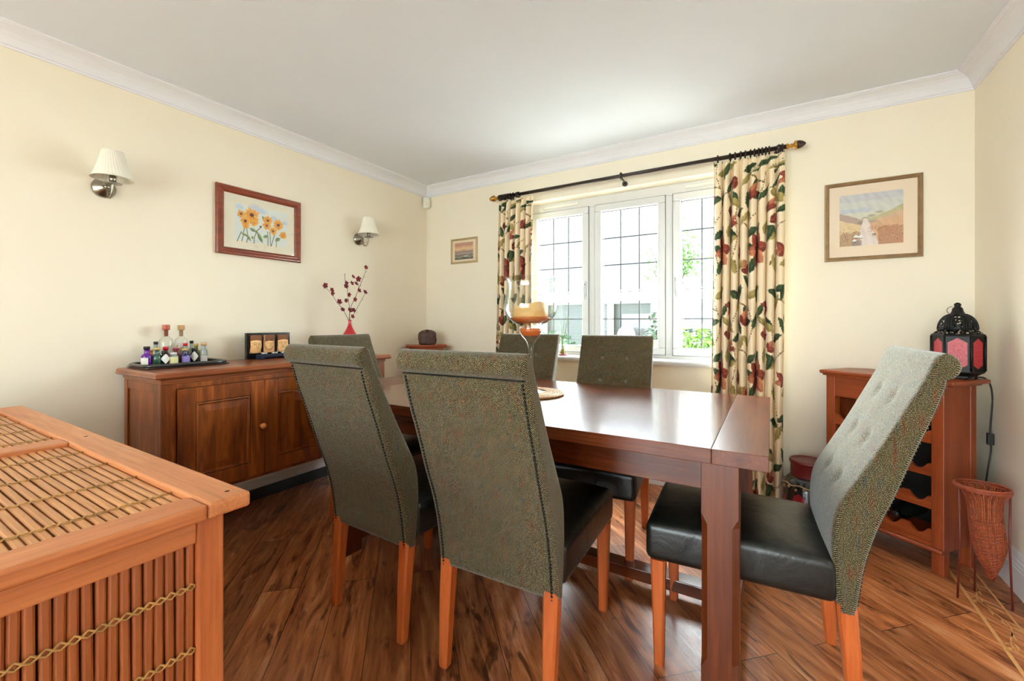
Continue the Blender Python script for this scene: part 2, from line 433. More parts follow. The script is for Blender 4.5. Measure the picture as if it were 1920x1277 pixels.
nt.links.new(cb.outputs[0], br.inputs['Vector'])
off = N(nt, 'ShaderNodeVectorMath', operation='MULTIPLY_ADD')
nt.links.new(br.outputs['Color'], off.inputs[0]); off.inputs[1].default_value = (7.3, 3.1, 5.7)
nt.links.new(cb.outputs[0], off.inputs[2])
def sc(vec, s):
    n = N(nt, 'ShaderNodeVectorMath', operation='MULTIPLY'); nt.links.new(vec, n.inputs[0]); n.inputs[1].default_value = s; return n.outputs[0]
g1 = noise(nt, sc(off.outputs[0], (1.6, 11, 1)), 1.5, 6, 0.62, 1.4)
g2 = noise(nt, sc(off.outputs[0], (5, 110, 1)), 1.0, 4, 0.6, 0.3)
g3 = noise(nt, sc(off.outputs[0], (2.2, 7, 1)), 1.3, 3, 0.55, 2.2)
c1 = ramp(nt, g1.outputs[0], [(0.24, sr(70, 36, 20)), (0.40, sr(152, 88, 50)), (0.56, sr(190, 120, 74)), (0.76, sr(222, 172, 132))])
kn = ramp(nt, g3.outputs[0], [(0.30, (0.16, 0.11, 0.09, 1)), (0.42, (1, 1, 1, 1))])
tn_ = ramp(nt, br.outputs['Color'], [(0.0, (0.62, 0.60, 0.60, 1)), (1.0, (1.12, 1.06, 1.0, 1))])
def mulc(a, b, f=1.0):
    x = N(nt, 'ShaderNodeMix', data_type='RGBA', blend_type='MULTIPLY'); x.inputs[0].default_value = f
    nt.links.new(a, x.inputs[6]); nt.links.new(b, x.inputs[7]); return x.outputs[2]
cc = mulc(mulc(mulc(c1, kn, 0.85), tn_), ramp(nt, g2.outputs[0], [(0.3, (.5, .46, .44, 1)), (0.6, (1, 1, 1, 1))]), 0.55)
jm = N(nt, 'ShaderNodeMix', data_type='RGBA'); nt.links.new(br.outputs['Fac'], jm.inputs[0]); nt.links.new(cc, jm.inputs[6]); jm.inputs[7].default_value = sr(30, 16, 9)
nt.links.new(jm.outputs[2], bs.inputs['Base Color'])
bs.inputs['Roughness'].default_value = 0.3
nt.links.new(ramp(nt, g2.outputs[0], [(0.2, (.24, .24, .24, 1)), (0.8, (.40, .40, .40, 1))]), bs.inputs['Roughness'])
hb = ma('SUBTRACT', ma('MULTIPLY', g2.outputs[0], 0.4), ma('MULTIPLY', br.outputs['Fac'], 1.5))
bump(nt, bs, hb, 0.25, 0.0015)

def colour(name, rgb, rough=0.4, trans=0.0, coat=0.0):
    m, nt, bs = mat(name)
    n = noise(nt, coords(nt), 30, 2); a = tuple(c * .93 for c in rgb[:3]) + (1,)
    nt.links.new(ramp(nt, n.outputs[0], [(0.3, a), (0.7, rgb)]), bs.inputs['Base Color'])
    bs.inputs['Roughness'].default_value = rough; bs.inputs['Transmission Weight'].default_value = trans; bs.inputs['Coat Weight'].default_value = coat
    return name
# ================================================================= the room
XL, XR, YB, YR, HC = -2.826, 0.884, 3.094, -2.4, 2.40
WX0, WX1, WZ0, WZ1 = -1.80, -0.04, 0.83, 2.112        # window opening
DX0, DX1, DZ1 = -2.2, 0.4, 2.1                         # door opening added behind the camera for fill light
T = 0.28
struct(M().box(XL - T, XR + T, YR - T, YB + T, -0.12, 0).build('floor', 'floor_planks'))
struct(M().box(XL - T, XR + T, YR - T, YB + T, HC, HC + 0.15).build('ceiling', 'ceiling_paint'))
struct(M().box(XL - T, XL, YR - T, YB + T, 0, HC).build('wall_left', 'wall_paint'))
struct(M().box(XR, XR + T, YR - T, YB + T, 0, HC).build('wall_right', 'wall_paint'))
wb = M()
wb.box(XL, WX0, YB, YB + T, 0, HC).box(WX1, XR, YB, YB + T, 0, HC).box(WX0, WX1, YB, YB + T, 0, WZ0).box(WX0, WX1, YB, YB + T, WZ1, HC)
struct(wb.build('wall_back', 'wall_paint'))
wr = M(); wr.box(XL, DX0, YR - T, YR, 0, HC).box(DX1, XR, YR - T, YR, 0, HC).box(DX0, DX1, YR - T, YR, DZ1, HC)
struct(wr.build('wall_rear', 'wall_paint'))

# cornice, skirting: profiles (distance from wall, height) extruded along each wall with mitred ends
CP = [(0, 2.313), (.006, 2.313), (.006, 2.322), (.012, 2.325), (.016, 2.335), (.024, 2.352), (.038, 2.370), (.055, 2.382), (.066, 2.386), (.068, 2.3885), (.072, 2.3885), (.076, 2.392), (.082, 2.393), (.082, HC), (0, HC)]
SP = [(0, 0), (.018, 0), (.018, .105), (.016, .108), (.016, .120), (.013, .123), (.013, .138), (.010, .142), (.009, .152), (.005, .162), (.002, .168), (0, .168)]
def run(name, prof, wall, m, gap=None):
    """sweep a moulding along one wall of the rectangle, mitred in the corners"""
    mb = M()
    segs = [None] if gap is None else gap
    for g in segs:
        rings = []
        for e in (0, 1):
            ring = []
            for d, z in prof:
                if wall in 'LR':
                    x = XL + d if wall == 'L' else XR - d
                    y = (YR + d, YB - d)[e] if g is None else g[e]
                    ring.append((x, y, z))
                else:
                    y = YB - d if wall == 'B' else YR + d
                    x = (XL + d, XR - d)[e] if g is None else (XL + d if g[e] == 'L' else XR - d if g[e] == 'R' else g[e])
                    ring.append((x, y, z))
            rings.append(ring)
        mb.loft(rings, True)
    return struct(mb.build(name, m))
for k, wl in enumerate('LBRF', 1): run('trim_%d' % k, CP, wl, 'cornice_paint')
run('baseboard_left', SP, 'L', 'skirting_paint'); run('baseboard_back', SP, 'B', 'skirting_paint'); run('baseboard_right', SP, 'R', 'skirting_paint')
run('baseboard_rear', SP, 'F', 'skirting_paint', [('L', DX0 - .06), (DX1 + .06, 'R')])
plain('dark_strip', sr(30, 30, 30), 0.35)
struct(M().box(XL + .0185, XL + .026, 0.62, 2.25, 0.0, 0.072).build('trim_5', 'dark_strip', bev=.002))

# floor inlay border along the right-hand wall: two pale lines and a scrolling vine
plain('inlay', sr(206, 150, 92), 0.35, var=0.12, nscale=40)
fl = bpy.data.objects['floor']
ib = M(); zt = 0.0006
x1, x2 = 0.690, 0.783
for xa, wd in ((x1, .006), (x2, .004)): ib.box(xa - wd, xa + wd, YR + .1, YB - .12, 0.0, zt)
def flat_strip(mb, pts, wf):
    n = len(pts); L = []; Rr = []
    for i, p in enumerate(pts):
        q = pts[min(i + 1, n - 1)]; r = pts[max(i - 1, 0)]
        t = Vector((q[0] - r[0], q[1] - r[1])).normalized(); nn = Vector((-t.y, t.x)) * max(.0012, wf(i / (n - 1))) / 2
        L.append((p[0] + nn.x, p[1] + nn.y)); Rr.append((p[0] - nn.x, p[1] - nn.y))
    k0 = len(mb.v); mb.add([(x, y, zt) for x, y in L] + [(x, y, zt) for x, y in Rr], [(i, i + 1, n + i + 1, n + i) for i in range(n - 1)])
xc = (x1 + x2) / 2
y = -0.6; k = 0; PER = .15
while y < 2.6:
    sgn = 1 if k % 2 else -1
    flat_strip(ib, [(xc + sgn * .020 * math.sin(PI * t / 12), y + PER * t / 12) for t in range(13)], lambda t: .0045)
    for (dy, ln, ang, wd, side) in ((.035, .060, 28, .012, 1), (.075, .045, 55, .015, -1), (.115, .055, 24, .010, 1), (.10, .030, 70, .006, -1)):
        a0_ = R(90) + side * sgn * R(ang); bx = xc + sgn * .020 * math.sin(PI * dy / PER); by = y + dy
        pts = []
        for t in range(11):
            q = t / 10; a_ = a0_ - side * sgn * q * .9
            pts.append((bx, by)); bx += ln / 10 * math.cos(a_); by -= ln / 10 * math.sin(a_) * 1
        flat_strip(ib, [q for q in pts if x1 + .004 < q[0] < x2 - .004], lambda t, w=wd: w * math.sin(PI * (.08 + .86 * t)) ** 1.4 * (t * .8 + .4))
    y += PER; k += 1
ib.build('inlay_border', 'inlay', fl)

# ---------------------------------------------------------------- window
YG = 3.262                                             # glass plane
win = bpy.data.objects.new('window_1', None); C.objects.link(win); struct(win)
win['label'] = 'white three-light casement window with leaded glass'
fr = M(); y0, y1 = 3.215, 3.285
fr.box(WX0, WX1, y0, y1, 2.034, WZ1).box(WX0, WX1, y0, y1, .83, .898)
fr.box(WX0, WX0 + .06, y0, y1, .898, 2.034).box(WX1 - .06, WX1, y0, y1, .898, 2.034)
fr.box(-1.238, -1.182, y0, y1, .898, 2.034).box(-.658, -.602, y0, y1, .898, 2.034)
fr.build('window_frame', 'upvc', win, bev=.004)
def sash(xa, xb, hinge):
    s = M(); za, zb = .892, 2.040; w_ = .052; ya, yb = 3.203, 3.281
    s.box(xa, xb, ya, yb, zb - w_, zb).box(xa, xb, ya, yb, za, za + w_).box(xa, xa + w_, ya, yb, za + w_, zb - w_).box(xb - w_, xb, ya, yb, za + w_, zb - w_)
    so = s.build('sash', 'upvc', win, bev=.006)
    gx0, gx1, gz0, gz1 = xa + w_, xb - w_, za + w_, zb - w_
    g = M(); e = .003
    g.box(gx0, gx1, 3.236, 3.242, gz0, gz0 + e).box(gx0, gx1, 3.236, 3.242, gz1 - e, gz1).box(gx0, gx0 + e, 3.236, 3.242, gz0, gz1).box(gx1 - e, gx1, 3.236, 3.242, gz0, gz1)
    g.build('gasket_and_gap_shade', 'gasket_and_gap_shade', so)
    M().box(gx0, gx1, YG - .008, YG - .004, gz0, gz1).build('glass', 'window_glass', so)
    g2_ = M()
    for (a_, b_, c_, d_) in ((xa - .003, xb + .003, zb - .0005, zb + .0030), (xa - .003, xb + .003, za - .0030, za + .0005), (xa - .0035, xa + .0005, za, zb), (xb - .0005, xb + .0035, za, zb)): g2_.box(a_, b_, 3.2128, 3.2155, c_, d_)
    g2_.build('gasket_and_gap_shade', 'gasket_and_gap_shade', so)  # dark lines round the sash stand in for its shadow gap
    L = M()
    for i in (1, 2):
        x = gx0 + (gx1 - gx0) * i / 3; L.box(x - .0035, x + .0035, 3.249, 3.252, gz0, gz1)
    for i in range(1, 5):
        z = gz0 + (gz1 - gz0) * i / 5; L.box(gx0, gx1, 3.2485, 3.2515, z - .0035, z + .0035)
    L.build('leading', 'lead', so)
    if hinge:
        x = xb - w_ / 2 if hinge == 'R' else xa + w_ / 2
        h = M(); h.box(x - .011, x + .011, 3.193, 3.206, 1.33, 1.45)
        h.tube([(x, 3.186, 1.44), (x, 3.170, 1.435), (x + .002, 3.166, 1.40), (x + .004, 3.172, 1.34), (x + .004, 3.178, 1.31)], .008, 8)
        ho = h.build('handle', 'handle_white', so, bev=.002)
        M().box(x - .004, x + .004, 3.1905, 3.1935, 1.418, 1.43).build('keyhole', 'gasket_and_gap_shade', so)
sash(-1.745, -1.236, 'R'); sash(-1.184, -.656, None); sash(-.604, -.095, 'L')
tv = M()
for xa, xb in ((-1.62, -1.32), (-.52, -.18)): tv.box(xa, xb, 3.203, 3.216, 2.066, 2.086)
tv.build('trickle_vent', 'white_plastic', win, bev=.003)
sl = M(); sl.prism([(3.225, .832), (3.225, .868), (3.055, .868), (3.047, .866), (3.042, .860), (3.040, .852), (3.042, .844), (3.047, .834), (3.055, .832)], 'x', WX0 - .02, WX1 + .02)
struct(sl.build('trim_6', 'upvc'))

# garden doors added unseen in the rear wall for fill light: four glazed leaves
dr = bpy.data.objects.new('added_door_1', None); C.objects.link(dr); struct(dr)
d = M(); ya, yb = YR - .16, YR - .09
d.box(DX0, DX1, ya, yb, DZ1 - .06, DZ1).box(DX0, DX0 + .06, ya, yb, 0, DZ1).box(DX1 - .06, DX1, ya, yb, 0, DZ1).box(DX0, DX1, ya, yb, 0, .03)
for i in (1, 2, 3):
    x = DX0 + (DX1 - DX0) * i / 4; d.box(x - .045, x + .045, ya, yb, .03, DZ1 - .06)
d.box(DX0, DX1, ya, yb, .03, .14)
d.build('added_door_frame', 'upvc', dr, bev=.004)
for i in range(4):
    xa = DX0 + (DX1 - DX0) * i / 4 + .04; M().box(xa, xa + .58, YR - .13, YR - .125, .14, DZ1 - .06).build('glass', 'window_glass', dr)

# ================================================================= dining table
tb = thing('dining_table', 'long dark oak dining table with polished top and wide end board', 'table', (-1.07, 1.865, 0))
TX0, TX1, TY0, TY1 = -1.07, 1.063, -.533, .533          # local
def loc_box(name, x0, x1, y0, y1, z0, z1, m, par, bev=.003, seg=2): return M().box(x0, x1, y0, y1, z0, z1).build(name, m, par, bev=bev, seg=seg)
loc_box('tabletop', -.78, .9225, TY0, TY1, .727, .77, 'oak_table', tb, .002)
loc_box('end_board', .9229, TX1, TY0, TY1, .727, .77, 'oak_table_y', tb, .002)
loc_box('leaf', TX0, -.7804, TY0, TY1, .727, .77, 'oak_table_y', tb, .002)
ap = M(); ax0, ax1, ay = -.72, .93, .465
ap.box(ax0, ax1, -ay, -ay + .022, .628, .7265).box(ax0, ax1, ay - .022, ay, .628, .7265).box(ax0 + .02, ax0 + .042, -ay + .022, ay - .022, .628, .7265).box(ax1 - .042, ax1 - .02, -ay + .022, ay - .022, .628, .7265)
ap.build('apron', 'oak_table', tb, bev=.002)
def table_leg(cx, cy):
    h = .049; c = .017; m = M()
    def oc(k, z):
        e = h - k * 0; cc = c * k
        return [(cx - e + cc, cy - e, z), (cx + e - cc, cy - e, z), (cx + e, cy - e + cc, z), (cx + e, cy + e - cc, z), (cx + e - cc, cy + e, z), (cx - e + cc, cy + e, z), (cx - e, cy + e - cc, z), (cx - e, cy - e + cc, z)]
    m.loft([oc(.08, 0), oc(.08, .13), oc(1, .16), oc(1, .545), oc(.08, .575), oc(.08, .7265)], True)
    m.build('leg', 'oak_table_z', tb)
for cx in (-.73, .942):
    for cy in (-.462, .462): table_leg(cx, cy)
for cx in (-.73, .942): loc_box('end_rail', cx - .03, cx + .03, -.414, .414, .035, .095, 'oak_table_y', tb)
loc_box('stretcher', -.699, .911, -.037, .037, .036, .085, 'oak_table', tb)

# ================================================================= dining chairs
FRONT = [(.032, .345), (.042, .43), (.047, .526), (.036, .615), (-.004, .696), (-.054, .788), (-.101, .883), (-.145, .975), (-.162, 1.020), (-.172, 1.038), (-.187, 1.045)]
REAR = [(-.008, .345), (-.026, .475), (-.054, .58), (-.088, .67), (-.128, .787), (-.166, .89), (-.188, .962), (-.191, .974), (-.1905, .979), (-.204, .984), (-.217, 1.000), (-.217, 1.022), (-.204, 1.040), (-.187, 1.045)]
zf = lambda z: z - .013 + .018 * (z - .35) / .69
FRONT = [(a, zf(b)) for a, b in FRONT]; REAR = [(a, zf(b)) for a, b in REAR]
BUT = [(sx * .072, z) for z in (.915, .79, .665) for sx in (-1, 1)]
def make_chair(label):
    t = thing('dining_chair', label, 'chair', group=None)
    F = resample([(0, a, b) for a, b in catmull(FRONT, 6)], 56); Rr = resample([(0, a, b) for a, b in catmull(REAR, 6)], 56)
    W = .213; r = .014
    xs = [-W, -W + .0015, -W + .005, -W + .010, -W + .018] + [(-W + .018) + (2 * W - .036) * i / 30 for i in range(1, 30)] + [W - .018, W - .010, W - .005, W - .0015, W]
    me = bmesh.new(); uvl = me.loops.layers.uv.new('UVMap')
    def surf(P, Q, front):
        grid = []
        for x in xs:
            e = max(0, abs(x) - (W - r)) ; k = (r - math.sqrt(max(0, r * r - e * e))) / r   # rounding 0..1
            col = []
            for i, (p, q) in enumerate(zip(P, Q)):
                dd = (q - p); L_ = max(dd.length, 1e-6); s_ = min(k * r * .9, L_ * .45)
                c = p + dd / L_ * s_
                if front:
                    for bx, bz in BUT:
                        g2 = ((x - bx) ** 2 + (c.z - bz) ** 2)
                        c = c + dd / L_ * (.014 * math.exp(-g2 / (2 * .011 ** 2)) + .003 * math.exp(-g2 / (2 * .04 ** 2)))
                    c = c - dd / L_ * .004 * math.sin(PI * min(1, (x + W) / (2 * W))) * (1 if i < 46 else 0)
                col.append(me.verts.new((x, c.y, c.z)))
            grid.append(col)
        arc = [0]
        for a, b in zip(P, P[1:]): arc.append(arc[-1] + (b - a).length)
        for i in range(len(xs) - 1):
            for j in range(len(P) - 1):
                f = me.faces.new((grid[i][j], grid[i + 1][j], grid[i + 1][j + 1], grid[i][j + 1])); f.smooth = True
                for lp, (a, b) in zip(f.loops, ((i, j), (i + 1, j), (i + 1, j + 1), (i, j + 1))): lp[uvl].uv = (xs[a] + (0 if front else .007), arc[b])
        return grid, arc
    gf, arcf = surf(F, Rr, True); gr, arcr = surf(Rr, F, False)
    for side in (0, -1):                                 # side faces between the two surfaces
        cols = [gf[side]]
        nm = 5
        for k in range(1, nm):
            cols.append([me.verts.new((a.co.x, a.co.y + (b.co.y - a.co.y) * k / nm, a.co.z + (b.co.z - a.co.z) * k / nm)) for a, b in zip(gf[side], gr[side])])
        cols.append(gr[side])
        for k in range(nm):
            for j in range(len(F) - 1):
                f = me.faces.new((cols[k][j], cols[k + 1][j], cols[k + 1][j + 1], cols[k][j + 1])); f.smooth = True
                for lp, (a, b) in zip(f.loops, ((k, j), (k + 1, j), (k + 1, j + 1), (k, j + 1))): lp[uvl].uv = (.095 * a / nm + .005, arcf[b])
    f = me.faces.new([g[0] for g in gf] + [g[0] for g in reversed(gr)])
    bmesh.ops.remove_doubles(me, verts=me.verts, dist=2e-5)
    bmesh.ops.recalc_face_normals(me, faces=me.faces)
    md = bpy.data.meshes.new('backrest'); me.to_mesh(md); me.free(); md.materials.append(MATS['tweed'])
    bo = bpy.data.objects.new('backrest', md); C.objects.link(bo); bo.parent = t
    # seam cord under the roll and down the rear edges
    mb = M(); mb.tube([(x, -.1925, .9805) for x in np.linspace(-W + .012, W - .012, 12)], .0022, 6); mb.build('seam', 'studs', bo)
    # stud trim: small domes down both rear edges
    path = resample([p for p in Rr if p.z < .972], 62)
    for sx in (-1, 1):
        mb = M()
        for i, p in enumerate(path):
            mb.ball((sx * (W - .019), p.y - .0005, p.z), .0046, 7, 4)
        mb.build('stud_trim', 'studs', bo)
    for bx, bz in BUT:
        fy = [p for p in F if abs(p.z - bz) < .02]
        yy = min(fy, key=lambda p: abs(p.z - bz)); tt = 0.45
        mb = M(); mb.ball((0, 0, 0), .013, 12, 6, (1, 1, .42))
        mb.build('button', 'button_tweed', bo, loc=(bx, yy.y - .009, bz - .003), rot=(R(-64), 0, 0))
    # seat cushion
    sy0, sy1 = -.002 + .035, .548
    def dome(x, y, z):
        u = max(-1, min(1, x / .225)); v = max(-1, min(1, (y - .30) / .26))
        if z > .44: z += .024 * (1 - abs(u) ** 3) * (1 - abs(v) ** 3)
        x *= 1 + .012 * math.sin((z - .35) * 26)
        return (x, y, z)
    so = rounded_box(.432, sy1 - sy0, .122, .022, 12, (0, (sy0 + sy1) / 2, .409), dome).build('seat', 'leather', t); weld(so)
    mb = M(); q = []
    X_, Y0_, Y1_ = .2135, sy0 + .05, sy1 - .004
    for a, b in ((-X_, Y0_), (-X_, Y1_ - .02), (-X_ + .006, Y1_ - .006), (-X_ + .02, Y1_), (X_ - .02, Y1_), (X_ - .006, Y1_ - .006), (X_, Y1_ - .02), (X_, Y0_)): q.append((a, b, .452))
    mb.tube(q, .0032, 6); mb.build('piping', 'leather', so)
    for sx in (-1, 1):
        mb = M()
        def oc(cx, cy, z, w_, c=.15):
            e = w_ / 2; cc = w_ * c
            return [(cx - e + cc, cy - e, z), (cx + e - cc, cy - e, z), (cx + e, cy - e + cc, z), (cx + e, cy + e - cc, z), (cx + e - cc, cy + e, z), (cx - e + cc, cy + e, z), (cx - e, cy + e - cc, z), (cx - e, cy - e + cc, z)]
        mb.loft([oc(sx * .186, .508, 0, .028), oc(sx * .186, .508, .006, .031), oc(sx * .188, .510, .35, .047)], True)
        mb.build('leg', 'leg_wood', t)
        mb = M()
        mb.loft([oc(sx * .187, -.012, 0, .028), oc(sx * .187, -.012, .006, .032), oc(sx * .187, .0, .20, .042), oc(sx * .187, .013, .352, .047)], True)
        mb.build('leg', 'leg_wood', t)
    return t
CH = [
 ((-.734, 1.116), 2.2, 'tweed dining chair seen from behind, the nearest to the front with its black seat showing'),
 ((-1.305, 1.118), -1.7, 'tweed dining chair seen from behind, standing between the slatted chest and its twin'),
 ((-2.135, 1.765), -90, 'tweed dining chair at the far end of the table beside the sideboard'),
 ((.176, 1.690), 93.5, 'tweed dining chair at the table end by the wine rack, showing its herringbone side'),
 ((-1.395, 2.385), 186, 'tweed dining chair on the window side of the table, behind the candle glass'),
 ((-.783, 2.372), 187, 'tweed dining chair on the window side below the middle of the window'),
]
proto = make_chair(CH[0][2])
for i, ((x, y), a, lb) in enumerate(CH):
    o = proto if i == 0 else copy_tree(proto)
    o.location = (x, y, 0); o.rotation_euler = (0, 0, R(a)); o['label'] = lb; o['category'] = 'chair'; o['group'] = 'tweed dining chairs around the table'

# ================================================================= sideboard on the left wall
sb = thing('sideboard', 'mahogany-coloured sideboard with panelled doors under the sunflower picture', 'sideboard', (-2.80, 1.49, 0))
# local: x 0 (wall) .. .44 (front), y -.655 .. .675
def top_slab(par, x0, x1, y0, y1, z0, z1, m):
    mb = M(); rings = []
    for e, z in ((.012, z0), (.004, z0 + .004), (.0, z0 + .010), (.004, z0 + .014), (.004, z1 - .008), (.010, z1 - .002), (.014, z1)):
        rings.append([(x0, y0 + e, z), (x1 - e, y0 + e, z), (x1 - e, y1 - e, z), (x0, y1 - e, z)])
    mb.loft(rings, True); return mb.build('top', m, par)
top_slab(sb, .0, .470, -.680, .700, .868, .900, 'side_wood_y')
body = M(); SZ0 = .296
body.box(.008, .43, -.640, .658, SZ0, .868)
bo = body.build('body', 'side_wood_z', sb, bev=.003)
md = M()
for z0, z1, e in ((.852, .868, .012), (.842, .852, .007)): md.box(.008, .43 + e, -.640 - e, .658 + e, z0, z1)
md.build('moulding', 'side_wood_y', sb, bev=.003)
st = M()
for yy in (-.645, .608): st.box(.412, .438, yy, yy + .055, SZ0, .842)
st.box(.412, .4375, -.589, .607, .818, .842).box(.412, .4375, -.589, .607, SZ0, SZ0 + .018)
for xx in (.010, .395): st.box(xx, xx + .040, -.647, -.640, SZ0, .842)
st.box(.05, .395, -.645, -.640, .80, .842)
st.build('face_frame', 'side_wood_z', sb, bev=.002)
lg = .0
for yy in (-.60, .62):
    for xx in (.04, .39):
        M().frus((xx, yy, 0, .030, .030), (xx, yy, SZ0, .048, .048)).build('leg', 'side_wood_z', sb, bev=.003)
ydoors = [(-.587, -.190), (-.188, .208), (.210, .605)]
for k, (a, b) in enumerate(ydoors):
    z0, z1 = SZ0 + .02, .816; w_ = .072; dm = M()
    dm.box(.438, .452, a, a + w_, z0, z1).box(.438, .452, b - w_, b, z0, z1).box(.438, .452, a + w_, b - w_, z1 - w_, z1).box(.438, .452, a + w_, b - w_, z0, z0 + w_)
    do = dm.build('door', 'side_wood_z', sb, bev=.002)
    pn = M(); ca, cb2, cz0, cz1 = a + w_, b - w_, z0 + w_, z1 - w_
    rings = [[(.441, ca, cz0), (.441, cb2, cz0), (.441, cb2, cz1), (.441, ca, cz1)]]
    for e, x in ((.003, .449), (.008, .450), (.012, .4435), (.018, .442), (.05, .4455)):
        rings.append([(x, ca + e, cz0 + e), (x, cb2 - e, cz0 + e), (x, cb2 - e, cz1 - e), (x, ca + e, cz1 - e)])
    pn.loft(rings, True).build('panel', 'side_wood_z', do)
    kn = M(); ky = b - .022 if k != 2 else a + .022
    rr = []
    for r_, x in ((.007, .452), (.006, .462), (.013, .470), (.0155, .478), (.012, .486), (.004, .490)):
        rr.append([(x, ky + r_ * math.cos(2 * PI * j / 16), .575 + r_ * math.sin(2 * PI * j / 16)) for j in range(16)])
    kn.loft(rr, True, True).build('knob', 'knob_wood', do)

# ================================================================= slatted bamboo chest, near left
cz = .80
ch = thing('slatted_chest', 'large low chest with teak frame and laced bamboo slat panels', 'chest', (0, 0, 0))
X0, X1, Y0, Y1 = -2.535, -.870, -.36, .455
xd0, xd1 = -1.728, -1.649; bw = .074
fm = M(); zt0 = cz - .029
fm.box(X0, X1, Y1 - bw, Y1, zt0, cz); top1 = fm.build('top_rail', 'teak_x', ch, bev=.006, seg=3)
M().box(X0, X1, Y0, Y0 + bw, zt0, cz).build('top_rail', 'teak_x', ch, bev=.006, seg=3)
M().box(X1 - bw, X1 + .0006, Y0 + bw + .0005, Y1 - bw - .0005, zt0, cz).build('top_rail', 'teak_y', ch, bev=.006, seg=3)
M().box(X0 + .0005, X0 + bw, Y0 + bw + .0005, Y1 - bw - .0005, zt0, cz).build('top_rail', 'teak_y', ch, bev=.006, seg=3)
M().box(xd0, xd1, Y0 + bw, Y1 - bw, zt0, cz - .001).build('top_rail', 'teak_y', ch, bev=.004)
for (px_, py_) in ((X1 - .036, Y1 - .026), ((xd0 + xd1) / 2, Y1 - .03)): M().box(px_ - .0035, px_ + .0035, py_ - .0035, py_ + .0035, cz - .004, cz + .0004).build('peg', 'dark_void', ch)
fx = X1 - .030; fy = Y1 - .034                         # outer faces of the carcass
for px_, py_ in ((fx - .044, fy - .044), (fx - .044, Y0 + .034), (X0 + .03, fy - .044), (X0 + .03, Y0 + .034)):
    M().box(px_, px_ + .044, py_, py_ + .044, 0, zt0 - .0003).build('leg', 'teak_z', ch, bev=.004)
for bx_ in ((fx - .030, fx - .004, .722, zt0 - .0004), (X0 + .03, X0 + .05, .722, zt0 - .0004), (fx - .030, fx - .004, .06, .12)):
    M().box(bx_[0], bx_[1], Y0 + .078, fy - .044, bx_[2], bx_[3]).build('rail', 'teak_y', ch, bev=.003)
for z_ in ((.722, zt0 - .0004), (.06, .12)): M().box(X0 + .075, fx - .044, fy - .03, fy - .004, z_[0], z_[1]).build('rail', 'teak_x', ch, bev=.003)
M().box(X0 + .055, fx - .040, Y0 + .06, fy - .040, .06, zt0 - .035).build('lining', 'dark_void', ch)  # near-black box standing in for the shade behind the slats
def slats_top(xa, xb, nb):
    ya, yb = Y0 + bw, Y1 - bw; n = int(round((yb - ya) / .0155)); p = (yb - ya) / n; mb = M()
    zc = cz - .016
    for i in range(n):
        yc = yb - (i + .5) * p; jit = random.uniform(-.0003, .0003)
        rings = []
        for k in range(9):
            x = xa + (xb - xa) * k / 8; dy = .0006 * math.sin(k * 1.7 + i * 2.1) + jit
            h = .0066
            rings.append([(x, yc + dy - h, zc - .006), (x, yc + dy - h, zc + .002), (x, yc + dy - h * .5, zc + .0052), (x, yc + dy + h * .5, zc + .0052), (x, yc + dy + h, zc + .002), (x, yc + dy + h, zc - .006)])
        mb.loft(rings, True)
    so = mb.build('slat_panel', 'bamboo_x', ch)
    M().box(xa, xb, ya, yb, zt0 + .001, zc - .007).build('backing', 'dark_void', ch)  # near-black sheet puts the shade between the slats into colour
    lc = M()
    for b in range(nb):
        xx = xb - .075 - b * (xb - xa - .12) / (nb - .6)
        for ph in (0, 1):
            pts = []
            for i in range(n * 2 + 1):
                t = i / 2; s_ = math.sin(PI * t + ph * PI)
                pts.append((xx + .0045 * s_, yb - t * p, zc + .0065 + .0015 * math.cos(PI * t * 2 + ph)))
            lc.tube(pts, .0014, 5)
    lc.build('lacing', 'cane', so)
slats_top(xd1, X1 - bw, 4); slats_top(X0 + bw, xd0, 4)
def slats_side():
    ya, yb = Y0 + .078, fy - .044; n = int(round((yb - ya) / .0155)); p = (yb - ya) / n; mb = M(); xc_ = fx - .016
    for i in range(n):
        yc = yb - (i + .5) * p; h = .0067
        rings = []
        for k in range(7):
            z = .115 + (.724 - .115) * k / 6; dy = .0008 * math.sin(k * 1.3 + i * 1.7)
            rings.append([(xc_ - .006, yc + dy - h, z), (xc_ + .002, yc + dy - h, z), (xc_ + .0052, yc + dy - h * .5, z), (xc_ + .0052, yc + dy + h * .5, z), (xc_ + .002, yc + dy + h, z), (xc_ - .006, yc + dy + h, z)])
        mb.loft(rings, True)
    so = mb.build('slat_panel', 'bamboo_z', ch)
    lc = M()
    for zz in (.644, .527, .41, .293, .176):
        for ph in (0, 1):
            pts = []
            for i in range(n * 2 + 1):
                t = i / 2; s_ = math.sin(PI * t + ph * PI)
                pts.append((xc_ + .0070 + .0015 * math.cos(PI * t * 2 + ph), yb - t * p, zz + .0058 * s_))
            lc.tube(pts, .0021, 5)
    lc.build('lacing', 'cane', so)
slats_side()
mb = M(); n = 90
for i in range(n):
    xa = X0 + .075 + (fx - .044 - X0 - .075) * i / n; mb.box(xa + .001, xa + .0145, fy - .024, fy - .014, .115, .724)
mb.build('slat_panel', 'bamboo_z', ch)
